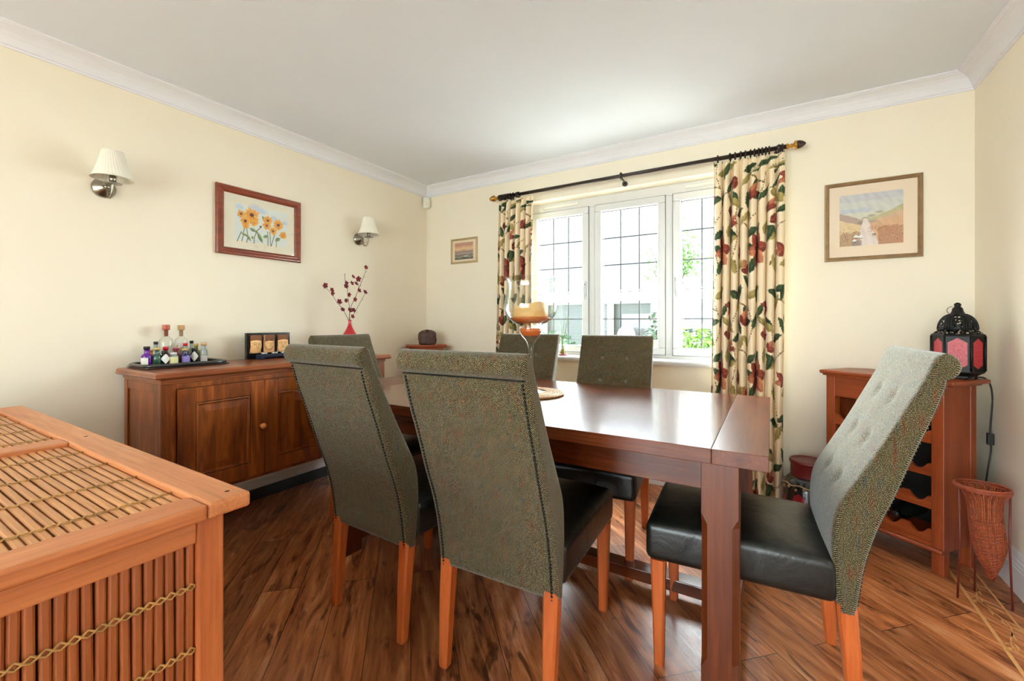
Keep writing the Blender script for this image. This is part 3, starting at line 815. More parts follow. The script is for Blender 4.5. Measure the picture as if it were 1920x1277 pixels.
# ================================================================= on the table
mt = thing('placemat', 'round woven placemat under the candle glass', 'placemat', (-1.03, 1.885, .770))
plain('rush', sr(178, 138, 84), 0.7, var=0.3, nscale=60); plain('rush_dark', sr(96, 56, 30), 0.7, var=0.3, nscale=60); plain('rush_pale', sr(226, 222, 210), 0.6, var=0.1)
mb = M()
M().lathe([(.158, .0008), (.158, .004), (.05, .004), (.0005, .004)], seg=48).build('backing', 'rush', mt)
for k in range(9):
    r = .160 - k * .0115
    mb.tube([(r * math.cos(a), r * math.sin(a), .0066 + .0006 * math.sin(a * 40 + k)) for a in np.linspace(0, 2 * PI, 65)[:-1]], .0058, 6, closed=True)
mb.build('coil', 'rush', mt)
mb = M()
for r in (.152, .118): mb.tube([(r * math.cos(a), r * math.sin(a), .0095) for a in np.linspace(0, 2 * PI, 49)[:-1]], .0035, 5, closed=True)
mb.build('dark_coil', 'rush_dark', mt)
M().lathe([(.056, .004), (.056, .0095), (.0005, .0100)], seg=40).build('centre', 'rush_pale', mt)

cg = thing('candle_holder', 'tall stemmed glass hurricane candle holder on the dining table', 'candle holder', (-1.03, 1.885, .7836))
g = M()
outer = [(.078, 0), (.078, .003), (.05, .009), (.018, .02), (.011, .05), (.0105, .12), (.012, .20), (.017, .235), (.028, .255), (.045, .275), (.055, .295), (.057, .315), (.056, .327), (.066, .335), (.095, .350), (.122, .378), (.132, .41), (.131, .445), (.122, .49), (.116, .52), (.119, .55), (.126, .566)]
g.loft([[((r) * math.cos(2 * PI * j / 64) * 1.0, (r) * math.sin(2 * PI * j / 64), z) for j in range(64)] for r, z in catmull(outer, 3)], False, True)
inner = [(.1245, .566), (.1175, .55), (.1145, .52), (.1205, .49), (.1293, .445), (.1302, .41), (.120, .379), (.094, .352), (.066, .338), (.054, .331)]
g.loft([[((r * (1 + .006 * math.cos(12 * 2 * PI * j / 96))) * math.cos(2 * PI * j / 96), (r * (1 + .006 * math.cos(12 * 2 * PI * j / 96))) * math.sin(2 * PI * j / 96), z) for j in range(96)] for r, z in catmull(inner, 3)], False, True)
g.tube([(.1255 * math.cos(a), .1255 * math.sin(a), .5665) for a in np.linspace(0, 2 * PI, 65)[:-1]], .0014, 6, closed=True)
g.build('glass_bowl', 'clear_glass', cg)
wx = M(); wx.lathe([(.066, .3395), (.090, .352), (.104, .366), (.102, .368), (.02, .368), (.0005, .368)], seg=48); wx.build('melted_wax', 'wax_deep', cg)
wx = M(); wx.lathe([(.0005, .276), (.040, .277), (.0525, .296), (.0535, .314), (.0005, .314)], seg=40); wx.build('lower_wax', 'wax_deep', cg)
can = M(); seg = 64; rings = []
def dipz(a): return .436 - .030 * math.exp(-((a - 3.6) / .7) ** 2) - .008 * math.sin(3 * a)
for r, z in ((.084, .3685), (.086, .375)): rings.append([(r * math.cos(2 * PI * j / seg), r * math.sin(2 * PI * j / seg), z) for j in range(seg)])
for r, dz in ((.086, 0), (.081, .001), (.076, -.006), (.06, -.022), (.03, -.026), (.001, -.026)): rings.append([(r * math.cos(2 * PI * j / seg), r * math.sin(2 * PI * j / seg), dipz(2 * PI * j / seg) + dz) for j in range(seg)])
can.loft(rings, True, True).build('candle', 'wax', cg)
mb = M(); mb.tube([(0, 0, .405), (.001, .001, .418), (.004, 0, .426)], .0016, 6); mb.build('wick', 'black_rubber', cg)

# ================================================================= on the sideboard (top at z .900)
ZS = .9003
tr = thing('serving_tray', 'black lacquered serving tray holding the bottles', 'tray', (-2.682, 1.040, ZS))
TW, TL = .125, .182
rb = rounded_box(TW * 2, TL * 2, .008, .003, 4, (0, 0, .004)).build('base', 'tray_lacquer', tr); weld(rb)
mb = M(); pts = []
for i in range(48):
    a = 2 * PI * i / 48; ca, sa = math.cos(a), math.sin(a)
    pts.append((TW * math.copysign(abs(ca) ** .35, ca), TL * math.copysign(abs(sa) ** .35, sa), .014))
mb.tube(pts, .009, 8, closed=True).build('rim', 'tray_lacquer', tr)

colour('g_purple', sr(96, 10, 138), .12, coat=.5); colour('g_green', sr(60, 104, 84), .12, .4, .5); colour('g_black', sr(16, 17, 18), .2, coat=.4)
colour('g_amber', sr(196, 110, 44), .15, .3, .4); colour('g_blue', sr(44, 42, 92), .12, coat=.5); colour('g_pink', sr(168, 52, 76), .15, .3, .4)
colour('g_olive', sr(150, 150, 60), .15, .4, .3); colour('g_pale', sr(196, 214, 208), .1, .6, .3)
colour('c_black', sr(22, 20, 22), .35); colour('c_red', sr(196, 18, 36), .35); colour('c_gold', sr(204, 172, 96), .35); colour('c_white', sr(230, 226, 220), .4)
colour('c_cork', sr(190, 150, 104), .8); colour('c_copper', sr(178, 88, 60), .4); colour('c_pink', sr(170, 60, 84), .4); colour('label_white', sr(236, 232, 226), .7); colour('label_cream', sr(238, 228, 170), .7); colour('label_red', sr(206, 50, 60), .7)
colour('label_lilac', sr(150, 130, 200), .7); colour('label_clear', sr(205, 196, 190), .6)
def bottle(x, y, h, r, g, c, label, cat='bottle', nr=.35, sh=.62, caph=.13, capr=None, lab=None, group='miniature bottles on the tray', name='bottle', face=0.0):
    t = thing(name, label, cat, (x, y, ZS + .0085), face, group)
    hn = h * (1 - caph); b = M()
    b.lathe([(r * .85, 0), (r, .003), (r, h * (sh - .1)), (r * .93, h * sh), (r * max(nr, .5), h * (sh + .09)), (r * nr, h * (sh + .14)), (r * nr, hn)], seg=20)
    b.build('glass_body', g, t)
    cr = (capr or nr * 1.18) * r
    cc = M(); cc.lathe([(cr, hn - .002), (cr, h - .001), (cr * .9, h)], seg=18); cc.build('cap', c, t)
    if lab:
        lm, z0, z1, kind = lab; l = M(); rr = r + .0006
        if kind == 'band':
            A = np.linspace(-1.0, 1.0, 12)
            l.loft([[(rr * math.cos(a), rr * math.sin(a), h * z0), (rr * math.cos(a), rr * math.sin(a), h * z1), ((rr - .0005) * math.cos(a), (rr - .0005) * math.sin(a), h * z1), ((rr - .0005) * math.cos(a), (rr - .0005) * math.sin(a), h * z0)] for a in A], True)
        else:
            zc = h * (z0 + z1) / 2; hh = h * (z1 - z0) / 2
            A = np.linspace(-1.05, 1.05, 13)
            l.loft([[(rr * math.cos(a), rr * math.sin(a), zc - hh * (1 - abs(a) / 1.08)), (rr * math.cos(a), rr * math.sin(a), zc + hh * (1 - abs(a) / 1.08)), ((rr - .0005) * math.cos(a), (rr - .0005) * math.sin(a), zc + hh * (1 - abs(a) / 1.08)), ((rr - .0005) * math.cos(a), (rr - .0005) * math.sin(a), zc - hh * (1 - abs(a) / 1.08))] for a in A], True)
        l.build('label', lm, t)
    return t
FA = -.35
bottle(-2.690, .901, .098, .0225, 'g_purple', 'c_black', 'small purple bottle with black cap and white label', sh=.55, nr=.5, caph=.14, lab=('label_white', .08, .42, 'band'), face=-1.1)
bottle(-2.675, .937, .090, .0185, 'g_green', 'c_gold', 'small green glass bottle with gold cap beside the purple bottle', sh=.55, nr=.48, caph=.10, capr=.75, face=FA)
bottle(-2.672, .9695, .073, .0205, 'g_black', 'c_black', 'squat black bottle with white diamond label next to the cream-labelled jar', sh=.62, nr=.55, caph=.2, lab=('label_white', .1, .8, 'diamond'), face=FA + .2)
bottle(-2.668, 1.006, .062, .021, 'g_pale', 'c_white', 'low glass jar with white lid and cream label', cat='jar', sh=.72, nr=.65, caph=.14, capr=.7, lab=('label_cream', .06, .66, 'band'), name='jar', face=FA)
bottle(-2.680, 1.062, .079, .0215, 'g_blue', 'c_gold', 'dark blue bottle with gold cap and violet label', sh=.6, nr=.5, caph=.1, capr=.62, lab=('label_lilac', .1, .5, 'band'), face=FA + .3)
bottle(-2.700, 1.114, .078, .020, 'g_black', 'c_black', 'squat black bottle with white diamond label next to the corked clear bottle', sh=.62, nr=.6, caph=.2, lab=('label_white', .1, .8, 'diamond'), face=FA - .1)
bottle(-2.690, 1.155, .106, .0175, 'g_pale', 'c_cork', 'slim clear bottle with cork stopper at the end of the tray', sh=.62, nr=.55, caph=.12, capr=.8, lab=('label_clear', .06, .34, 'band'), face=FA)
bottle(-2.735, .932, .077, .019, 'g_amber', 'c_copper', 'round amber bottle half hidden behind the purple bottle', sh=.66, nr=.45, caph=.12, lab=('label_red', .2, .5, 'band'), face=FA)
bottle(-2.770, .966, .118, .0165, 'g_pale', 'c_black', 'clear bottle with black cap near the wall, rising over the green bottle', sh=.6, nr=.5, caph=.11, capr=.62, face=FA)
bottle(-2.725, .992, .091, .0165, 'g_pink', 'c_red', 'small bottle with bright red cap behind the black diamond-label bottle', sh=.6, nr=.55, caph=.16, capr=.75, face=FA)
bottle(-2.718, 1.034, .084, .018, 'g_pink', 'c_pink', 'rose-pink bottle with pink cap behind the cream-labelled jar', sh=.6, nr=.5, caph=.14, capr=.7, face=FA)
bottle(-2.722, 1.080, .106, .0155, 'g_pale', 'c_red', 'taller clear bottle with red cap behind the dark blue bottle', sh=.58, nr=.5, caph=.12, capr=.65, face=FA)
bottle(-2.768, 1.128, .117, .0155, 'g_pale', 'c_black', 'pale bottle with black cap standing at the back beside the lemon decanter', sh=.6, nr=.5, caph=.11, capr=.6, face=FA)
bottle(-2.730, 1.134, .102, .0175, 'g_olive', 'c_gold', 'olive-yellow bottle with tan cap behind the second diamond-label bottle', sh=.6, nr=.5, caph=.12, capr=.62, face=FA)
def decanter(x, y, h, r, cap, label, deco):
    t = thing('decanter', label, 'decanter', (x, y, ZS + .0085), -.35)
    b = M(); b.lathe([(r * .92, 0), (r, .006), (r, h * .55), (r * .9, h * .62), (r * .5, h * .68), (r * .36, h * .72), (r * .34, h * .86)], seg=28).build('glass_body', 'clear_glass', t)
    s = M(); s.lathe([(r * .26, h * .70), (r * .28, h * .862), (r * .52, h * .866), (r * .55, h * .90), (r * .55, h * .985), (r * .5, h)], seg=20).build('stopper', cap, t)
    if deco:
        l = M(); rr = r + .0005; A = np.linspace(-1.1, .9, 14)
        l.loft([[(rr * math.cos(a), rr * math.sin(a), h * .14), (rr * math.cos(a), rr * math.sin(a), h * .54), ((rr - .0004) * math.cos(a), (rr - .0004) * math.sin(a), h * .54), ((rr - .0004) * math.cos(a), (rr - .0004) * math.sin(a), h * .14)] for a in A], True).build('label', 'label_clear', t)
        f = M()
        for a, z, q in ((-.6, .45, .006), (.1, .38, .007), (.5, .32, .0055), (-.2, .30, .005)): f.ball(((rr) * math.cos(a), (rr) * math.sin(a), h * z), q, 8, 5, (.5, 1, 1))
        f.build('fruit_print', 'c_gold', t)
    return t
decanter(-2.768, 1.010, .206, .031, 'c_copper', 'tall clear decanter with copper-coloured stopper', False)
decanter(-2.769, 1.0790, .204, .029, 'c_cork', 'tall clear decanter printed with lemons, cork stopper', True)

# three-face candle relief
rl = thing('relief_candle_stand', 'black candle stand with three golden carved faces', 'candle stand', (-2.735, 1.541, ZS))
mb = M(); mb.box(-.022, -.008, -.137, .137, 0, .162)
for a, b in ((-.137, -.122), (-.049, -.037), (.037, .049), (.122, .137)): mb.box(-.008, 0, a, b, .035, .150)
mb.box(-.008, 0, -.137, .137, .150, .162).box(-.008, 0, -.137, .137, .022, .035)
mb.build('panel', 'g_black', rl, bev=.001)
mb = M(); mb.box(-.0075, .055, -.08, .11, .012, .028).box(.030, .055, -.08, -.055, 0, .012).box(.030, .055, .085, .11, 0, .012).box(-.0075, .010, -.08, .11, 0, .012)
mb.build('shelf', 'blue_black', rl, bev=.0015)
for yy in (-.045, .018, .078):
    mb = M(); mb.lathe([(.019, .0283), (.019, .040), (.0175, .040), (.017, .036), (.0005, .036)], cx=.028, cy=yy, seg=20); c = mb.build('tealight', 'tin', rl)
    mb = M(); mb.lathe([(.0165, .0362), (.0165, .0375), (.0005, .038)], cx=.028, cy=yy, seg=16); mb.build('wax', 'white_wax', c)
def face_relief(y0, y1, z0, z1, cxy, s, turn, bun=False):
    nx, nz = 44, 60; vs = []; cols = []
    for j in range(nz + 1):
        for i in range(nx + 1):
            u = i / nx; v = j / nz
            a = ((u - cxy[0]) * (y1 - y0)) / s; b = ((v - cxy[1]) * (z1 - z0)) / s
            b2 = b * .80
            hgt = max(0, 1 - a * a * 1.25 - b2 * b2) ** .5 * .016
            t = turn
            nose = math.exp(-((a - t) ** 2) / .012 - ((b + .02) ** 2) / .07) * .0075
            brow = math.exp(-((b - .27 + .6 * abs(a - t) ** 1.6) ** 2) / .004) * .0030 * (1 if abs(a - t) > .06 else .4)
            eye = sum(math.exp(-((a - t - e) ** 2) / .02 - ((b - .08) ** 2) / .006) for e in (-.34, .34)) * .0035
            slit = sum(math.exp(-((a - t - e) ** 2) / .03 - ((b - .035 - .3 * (a - t - e) ** 2) ** 2) / .0006) for e in (-.34, .34)) * .0045
            mouth = math.exp(-((a - t) ** 2) / .05 - ((b + .40) ** 2) / .006) * .005 - math.exp(-((a - t) ** 2) / .04 - ((b + .40) ** 2) / .0006) * .004
            h = hgt + (nose + brow + eye - slit + mouth) * (1 if hgt > .003 else 0)
            hair = b > .60 - .22 * a * a and hgt > .0001 or (b > .66 and abs(a) < .95)
            if hair: h = max(h, .008) + .003 * math.sin(a * 34) * math.sin(b * 34)
            if bun: h += .010 * math.exp(-(a * a) / .06 - ((b - 1.02) ** 2) / .05) + (.004 if abs(a) < .95 and b < -1.0 else 0)
            k = .55 + .45 * min(1, h / .016)
            base = np.array([240, 190, 130]) if hgt > .0005 or hair else np.array([214, 160, 108])
            if hair: base = np.array([176, 112, 66])
            dk = 1 - .6 * sum(math.exp(-((a - t - e) ** 2) / .022 - ((b - .03 - .9 * (a - t - e) ** 2) ** 2) / .0005) for e in (-.34, .34)) - .40 * math.exp(-((b - .27 + .9 * (abs(a - t) - .36) ** 2) ** 2) / .0012) * (abs(a - t) > .05) * (abs(a - t) < .75) - .5 * math.exp(-((a - t) ** 2) / .022 - ((b + .43) ** 2) / .0009) - .35 * math.exp(-((abs(a - t) - .12) ** 2) / .0012 - ((b + .10) ** 2) / .05)  # shade in eye, brow, mouth and nose recesses painted into the colour
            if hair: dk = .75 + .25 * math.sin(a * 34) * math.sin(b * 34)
            if hgt < .0005 and not hair: dk = 1 - .5 * math.exp(-((a * a * 1.25 + b2 * b2 - 1) ** 2) / .02)  # shade round the head outline, also painted into the colour
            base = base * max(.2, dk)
            c = [((q / 255) ** 2.2) for q in base]
            vs.append((.0005 + h, y0 + u * (y1 - y0), z0 + v * (z1 - z0))); cols.append((*c, 1))
    fs = [(j * (nx + 1) + i, j * (nx + 1) + i + 1, (j + 1) * (nx + 1) + i + 1, (j + 1) * (nx + 1) + i) for j in range(nz) for i in range(nx)]
    b = len(vs)
    for p in ((-.0075, y0, z0), (-.0075, y1, z0), (-.0075, y1, z1), (-.0075, y0, z1)): vs.append(p); cols.append((*c, 1))
    fs += [(b, b + 3, b + 2, b + 1)]
    mb = M().add(vs, fs, True); o = mb.build('carved_face', 'relief', rl, fix=False)
    ca = o.data.color_attributes.new('Col', 'FLOAT_COLOR', 'POINT'); ca.data.foreach_set('color', np.array(cols, dtype=np.float32).ravel())
face_relief(-.119, -.051, .037, .148, (.46, .47), .046, .14)
face_relief(-.034, .034, .037, .148, (.5, .50), .030, 0, True)
face_relief(.052, .119, .037, .148, (.54, .47), .046, -.14)

# red bud vase with blossom twigs
vz = thing('bud_vase', 'teardrop red glass vase on the sideboard', 'vase', (-2.60, 2.045, ZS))
M().lathe(catmull([(.030, 0), (.056, .016), (.066, .055), (.062, .10), (.048, .138), (.027, .175), (.0135, .208), (.0108, .232), (.0125, .246)], 3) + [(.0105, .246), (.009, .22), (.009, .20)], seg=32).build('body', 'red_vase', vz)
bl = thing('blossom_branch', 'twigs with dark red blossoms standing in the red vase', 'flowers', (-2.60, 2.045, ZS + .12))
STEM = [[(2.031, 1.148), (1.991, 1.219), (1.948, 1.269), (1.905, 1.328), (1.853, 1.379)], [(2.039, 1.148), (2.042, 1.22), (2.025, 1.296), (2.014, 1.386), (1.994, 1.43), (1.991, 1.472)], [(2.042, 1.153), (2.054, 1.235), (2.1, 1.319), (2.142, 1.406), (2.175, 1.473), (2.191, 1.514), (2.188, 1.541)], [(2.048, 1.153), (2.088, 1.207), (2.142, 1.302), (2.169, 1.348)]]
BR = [(2.127, 1.38), (2.121, 1.404), (2.094, 1.419), (2.065, 1.417), (2.025, 1.407)]
bx = [-.03, .02, -.01, .03]
z0 = ZS + .12
for k, s_ in enumerate(STEM):
    pts = [(0, 0, .02), (0.0, (s_[0][0] - 2.041) * .3, s_[0][1] - z0 - .03)] + [(bx[k] * i / len(s_), y - 2.045, z - z0) for i, (y, z) in enumerate(s_)]
    mb = M(); mb.tube(catmull(pts, 4), .0019, 6, rf=lambda t: 1.1 - .5 * t)
    if k == 2: mb.tube(catmull([(-.004, y - 2.045, z - z0) for y, z in BR], 4), .0012, 5)
    for y, z in s_[1:]: mb.cyl((bx[k] * .5, y - 2.045, z - z0 - .01), (bx[k] * .5 + .004, y - 2.037, z - z0), .0012, .0006, 5)
    mb.build('twig', 'twig', bl)
BL = [(1.853, 1.379, 2), (1.888, 1.351, 1), (1.907, 1.328, 1), (1.948, 1.272, 2), (1.991, 1.219, 1), (2.045, 1.216, 2), (2.088, 1.217, 1.5), (2.066, 1.17, 1), (2.088, 1.294, 1.3), (2.022, 1.284, 1), (2.028, 1.325, 1.2), (2.014, 1.386, 1.5), (2.025, 1.409, 1), (2.071, 1.412, 1.2), (2.112, 1.413, 1.2), (2.077, 1.459, 1), (2.115, 1.445, 2.4), (2.13, 1.363, 1.5), (2.172, 1.353, 1.6), (2.188, 1.539, 1.2)]
for i, (y, z, s_) in enumerate(BL):
    mb = M(); q = .0095 * (1 + .35 * s_)
    rot = Matrix.Rotation(random.uniform(-.6, .6), 4, 'X') @ Matrix.Rotation(random.uniform(.9, 1.9), 4, 'Y')
    for p in range(5):
        a = 2 * PI * p / 5
        tmp = M(); tmp.ball((0, 0, 0), q * .62, 8, 5, (1, .8, .38)); tm = rot @ Matrix.Rotation(a, 4, 'Z') @ Matrix.Translation((q * .75, 0, 0)) @ Matrix.Rotation(-.35, 4, 'Y')
        mb.add([tm @ Vector(v) for v in tmp.v], tmp.f, True)
    mb.ball((0, 0, 0), q * .35, 6, 4)
    mb.build('blossom', 'blossom', bl, loc=(random.uniform(-.012, .018), y - 2.045, z - z0))

# ================================================================= corner stand with carving
cs = thing('corner_stand', 'small tall wooden stand set across the far corner', 'stand', (-2.635, 2.885, 0), R(45))
top_slab2 = M()
for (e, z) in ((.010, .905), (.002, .909), (0, .918), (.004, .926), (.008, .930)):
    pass
rings = [[(x * (1 - 0) + (e if x < 0 else -e), y + (e if y < 0 else -e), z) for x, y in ((-.178, -.085), (.178, -.085), (.178, .085), (-.178, .085))] for e, z in ((.010, .905), (.002, .909), (0, .918), (.004, .926), (.008, .930))]
top_slab2.loft(rings, True).build('top', 'rack_wood_x', cs)
mb = M().box(-.145, .145, -.060, .070, .14, .905); mb.build('body', 'rack_wood', cs, bev=.002)
mb = M().box(-.150, .150, -.065, -.060, .885, .905); mb.build('moulding', 'rack_wood_x', cs)
for z0_, z1_ in ((.72, .865), (.55, .705), (.38, .535), (.20, .365)):
    d_ = M().box(-.125, .125, -.070, -.0605, z0_, z1_).build('drawer', 'rack_wood_x', cs, bev=.003)
    M().ball((0, -.078, (z0_ + z1_) / 2), .010, 10, 6).build('knob', 'leg_wood', d_)
for sx in (-1, 1):
    for yy in (-.045, .055): M().frus((sx * .128, yy, 0, .022, .022), (sx * .128, yy, .14, .030, .030)).build('leg', 'rack_wood', cs)
cv = M(); rings = []
for i in range(25):
    v = i / 24; ring = []
    for j in range(36):
        a = 2 * PI * j / 36
        rr = .076 * (1 - max(0, (v - .55) / .45) ** 2.6) ** .5 * (1 - .10 * (1 - v) ** 3)
        if v < .06: rr *= .93
        lump = 1 + .05 * math.sin(3 * a + 1) + .03 * math.sin(7 * a + v * 9) + .05 * math.exp(-((v - .35) / .1) ** 2) * math.cos(2 * a)
        notch = 1 - .22 * math.exp(-((v - 1) / .14) ** 2) * math.exp(-(math.cos(a) ** 2) * 3)
        ring.append((rr * lump * math.cos(a) * 1.05, rr * lump * math.sin(a) * .78, v * .135 * notch))
    rings.append(ring)
cvo = cv.loft(rings, True, True).build('carved_head', 'carved_dark'); cvo.location = (-2.605, 2.862, .9303); cvo.rotation_euler = (0, 0, R(45))
tag(cvo, 'dark brown rounded wood carving on the corner stand', 'carving')

# ================================================================= wine rack across the right corner
wrk = thing('wine_rack', 'wooden wine rack cabinet standing diagonally across the corner', 'wine rack', (.649, 2.608, 0), R(128))
# local frame: +x runs along the front to the left seen from the room, depth goes to -y
# (rz 128 deg: local x -> (-.616,.788), local y -> (-.788,-.616))  => rotate so that front runs along local x
wrk.rotation_euler = (0, 0, R(142))      # local x -> (-.788,.616); local -y -> depth direction (.616,.788)
RW, RD, RH = .50, .262, .845
rk = M(); rk.box(-.045, RW + .022, -RD - .012, .028, RH + .004, RH + .024); rko = rk.build('top', 'rack_wood_x', wrk, bev=.008, seg=4)
M().box(-.02, RW + .012, -RD, .014, RH - .006, RH + .004).build('moulding', 'rack_wood_x', wrk, bev=.003)
for px_ in (0, RW - .045):
    M().box(px_, px_ + .045, -.045, 0, 0, RH - .006).build('post', 'rack_wood', wrk, bev=.003)
    M().box(px_, px_ + .045, -RD, -RD + .045, 0, RH - .006).build('post', 'rack_wood', wrk, bev=.003)
for px_ in (.006, RW - .020): M().box(px_, px_ + .014, -RD + .045, -.045, .10, RH - .006).build('side_panel', 'rack_wood', wrk, bev=.001)
M().box(.045, RW - .045, -RD + .008, -RD + .016, .10, RH - .006).build('back_panel', 'dark_void', wrk)  # near-black panel standing in for the shade inside the rack
M().box(.045, RW - .045, -RD + .02, -.004, RH - .115, RH - .007).build('drawer_front', 'rack_wood_x', wrk, bev=.002)
M().box(.045, RW - .045, -RD + .02, -.004, .115, .135).build('bottom_board', 'rack_wood_x', wrk)
bm_ = M(); bm_.prism([(-.030, .100), (.012, .100), (.018, .106), (.018, .112), (.012, .118), (-.030, .118)], 'x', .0, RW); bm_.build('base_moulding', 'rack_wood_x', wrk)
def scallop(z, h, yy, par):
    n = 4; x0, x1 = .045, RW - .045; wcell = (x1 - x0) / n; poly = [(x0, z)]; top = []
    poly.append((x1, z))
    m2 = 60
    for i in range(m2 + 1):
        x = x1 - (x1 - x0) * i / m2; u = ((x - x0) % wcell) / wcell
        d = .030 * max(0, math.cos((u - .5) * PI * 1.5)) ** .7 if abs(u - .5) < .333 else 0
        poly.append((x, z + h - d))
    return M().prism(poly, 'y', yy - .016, yy)
zs = [.136 + i * .148 for i in range(4)]
for z in zs:
    s1 = scallop(z, .056, -.006, wrk).build('bottle_rail', 'rack_wood_x', wrk)
# a few bottles lying in the rack
colour('wine_glass_dark', sr(18, 24, 18), .15, coat=.4)
def to_world(p): return wrk.matrix_basis @ Vector(p)
bpy.context.view_layer.update()
def wine(x, z, label):
    t = bpy.data.objects.new('wine_bottle', None); C.objects.link(t); tag(t, label, 'bottle', 'wine bottles lying in the rack')
    t.location = wrk.matrix_world @ Vector((x, -RD + .025, z)); t.rotation_euler = (R(-90), 0, R(142))
    b = M(); b.lathe([(.030, 0), (.034, .006), (.0345, .125), (.028, .150), (.014, .172), (.0135, .205)], seg=20); b.build('glass_body', 'wine_glass_dark', t)
    b = M(); b.lathe([(.0150, .180), (.0150, .208), (.0135, .2095), (.0005, .2095)], seg=16); b.build('cap', 'c_black', t)
cell = (RW - .09) / 4
wine(.045 + cell * 1.5, zs[0] + .056 - .030 + .0345, 'dark wine bottle lying in the lowest row of the rack')

# Moroccan lantern
m, nt, bs = mat('fretwork')
vv = N(nt, 'ShaderNodeTexVoronoi'); vv.inputs['Scale'].default_value = 95; vv.feature = 'F1'
nt.links.new(coords(nt), vv.inputs['Vector'])
tr_ = N(nt, 'ShaderNodeBsdfTransparent'); mxs = N(nt, 'ShaderNodeMixShader'); lt = N(nt, 'ShaderNodeMath', operation='LESS_THAN'); lt.inputs[1].default_value = 0.42
nt.links.new(vv.outputs['Distance'], lt.inputs[0]); nt.links.new(lt.outputs[0], mxs.inputs[0]); nt.links.new(bs.outputs[0], mxs.inputs[1]); nt.links.new(tr_.outputs[0], mxs.inputs[2])
nt.links.new(mxs.outputs[0], nt.nodes['Material Output'].inputs[0])
bs.inputs['Base Color'].default_value = sr(20, 19, 19); bs.inputs['Roughness'].default_value = .5; bs.inputs['Metallic'].default_value = .5
def lantern(name, label, loc, rz, sc_, cat='lantern'):
    t = thing(name, label, cat, loc, rz); Rr = .088 * sc_; k = sc_
    def hexa(r, z, off=0): return [(r * math.cos(R(60 * j + off)), r * math.sin(R(60 * j + off)), z * k) for j in range(6)]
    M().loft([hexa(Rr * .72, .006), hexa(Rr * .72, .014), hexa(Rr * .98, .030), hexa(Rr, .034), hexa(Rr, .040)], True).build('base', 'black_iron', t)
    for j in range(6):
        a = R(60 * j); M().ball((Rr * .64 * math.cos(a), Rr * .64 * math.sin(a), .006 * k), .007 * k, 8, 5).build('foot', 'black_iron', t)
    po = M()
    for j in range(6):
        a = R(60 * j); po.cyl((Rr * .985 * math.cos(a), Rr * .985 * math.sin(a), .038 * k), (Rr * .985 * math.cos(a), Rr * .985 * math.sin(a), .196 * k), .0055 * k, seg=8)
    po.build('frame', 'black_iron', t)
    for j in range(6):
        a0, a1 = R(60 * j), R(60 * j + 60); p0 = Vector((Rr * .97 * math.cos(a0), Rr * .97 * math.sin(a0), 0)); p1 = Vector((Rr * .97 * math.cos(a1), Rr * .97 * math.sin(a1), 0))
        am = R(60 * j + 30); nrm = Vector((math.cos(am), math.sin(am), 0)); W_ = (p1 - p0).length; dx = (p1 - p0).normalized()
        def P3(u, z, o): q = p0 + dx * (W_ * u) + nrm * o; return (q.x, q.y, z * k)
        outr = [(0, .040), (.5, .040), (1, .040), (1, .118), (1, .196), (.5, .196), (0, .196), (0, .118)]
        inn = [(.13, .066), (.5, .046), (.87, .066), (.87, .118), (.87, .166), (.5, .188), (.13, .166), (.13, .118)]
        pl = M()
        pl.loft([[P3(u, z, .0015) for u, z in outr], [P3(u, z, .0015) for u, z in inn], [P3(u, z, -.0005) for u, z in inn], [P3(u, z, -.0005) for u, z in outr], [P3(u, z, .0015) for u, z in outr]], False)
        po_ = pl.build('panel_frame', 'black_iron', t)
        gp = M(); gp.loft([[P3(u, z, -.001) for u, z in ((.03, .041), (.97, .041), (.97, .195), (.03, .195))], [P3(u, z, -.003) for u, z in ((.03, .041), (.97, .041), (.97, .195), (.03, .195))]], True)
        gp.build('glass_panel', 'ruby_glass', t)
    M().loft([hexa(Rr * 1.0, .194), hexa(Rr * 1.02, .200), hexa(Rr * 1.0, .203)], True).build('collar', 'black_iron', t)
    M().loft([hexa(Rr * .99, .203), hexa(Rr * .74, .224)], False).build('shoulder', 'fretwork', t)
    dm = M(); rings = []
    for i in range(11):
        q = i / 10; a = q * PI / 2 * .86; rings.append([(Rr * .74 * (math.cos(a) ** .75) * (1 - .015 * math.cos(6 * 2 * PI * j / 48)) * math.cos(2 * PI * j / 48), Rr * .74 * (math.cos(a) ** .75) * (1 - .015 * math.cos(6 * 2 * PI * j / 48)) * math.sin(2 * PI * j / 48), (.226 + .072 * math.sin(a)) * k) for j in range(48)])
    dm.loft(rings, False, True).build('dome', 'fretwork', t)
    rb_ = M()
    for j in range(6):
        b0 = R(60 * j)
        for s_ in (-.2, -.07, .07, .2):
            rb_.tube([(Rr * .748 * (math.cos(q * PI / 2 * .86) ** .75) * math.cos(b0 + s_), Rr * .748 * (math.cos(q * PI / 2 * .86) ** .75) * math.sin(b0 + s_), (.226 + .072 * math.sin(q * PI / 2 * .86)) * k) for q in np.linspace(0, 1, 9)], .0042 * k, 6)
    rb_.tube([(Rr * .75 * math.cos(a), Rr * .75 * math.sin(a), .226 * k) for a in np.linspace(0, 2 * PI, 37)[:-1]], .004 * k, 6, closed=True)
    rb_.build('rib', 'black_iron', t)
    M().lathe([(.030 * k, .296 * k), (.024 * k, .300 * k), (.020 * k, .310 * k), (.018 * k, .322 * k), (.012 * k, .330 * k), (.010 * k, .333 * k), (.013 * k, .338 * k), (.011 * k, .345 * k), (.004 * k, .350 * k)], seg=20).build('finial', 'black_iron', t)
    rg = M(); rg.tube([(-.015 * k - .020 * k * math.sin(a) , 0, (.314 - .018 * math.cos(a)) * k) for a in np.linspace(0, PI, 14)], .0013 * k, 6); rg.build('ring', 'black_iron', t)
    return t
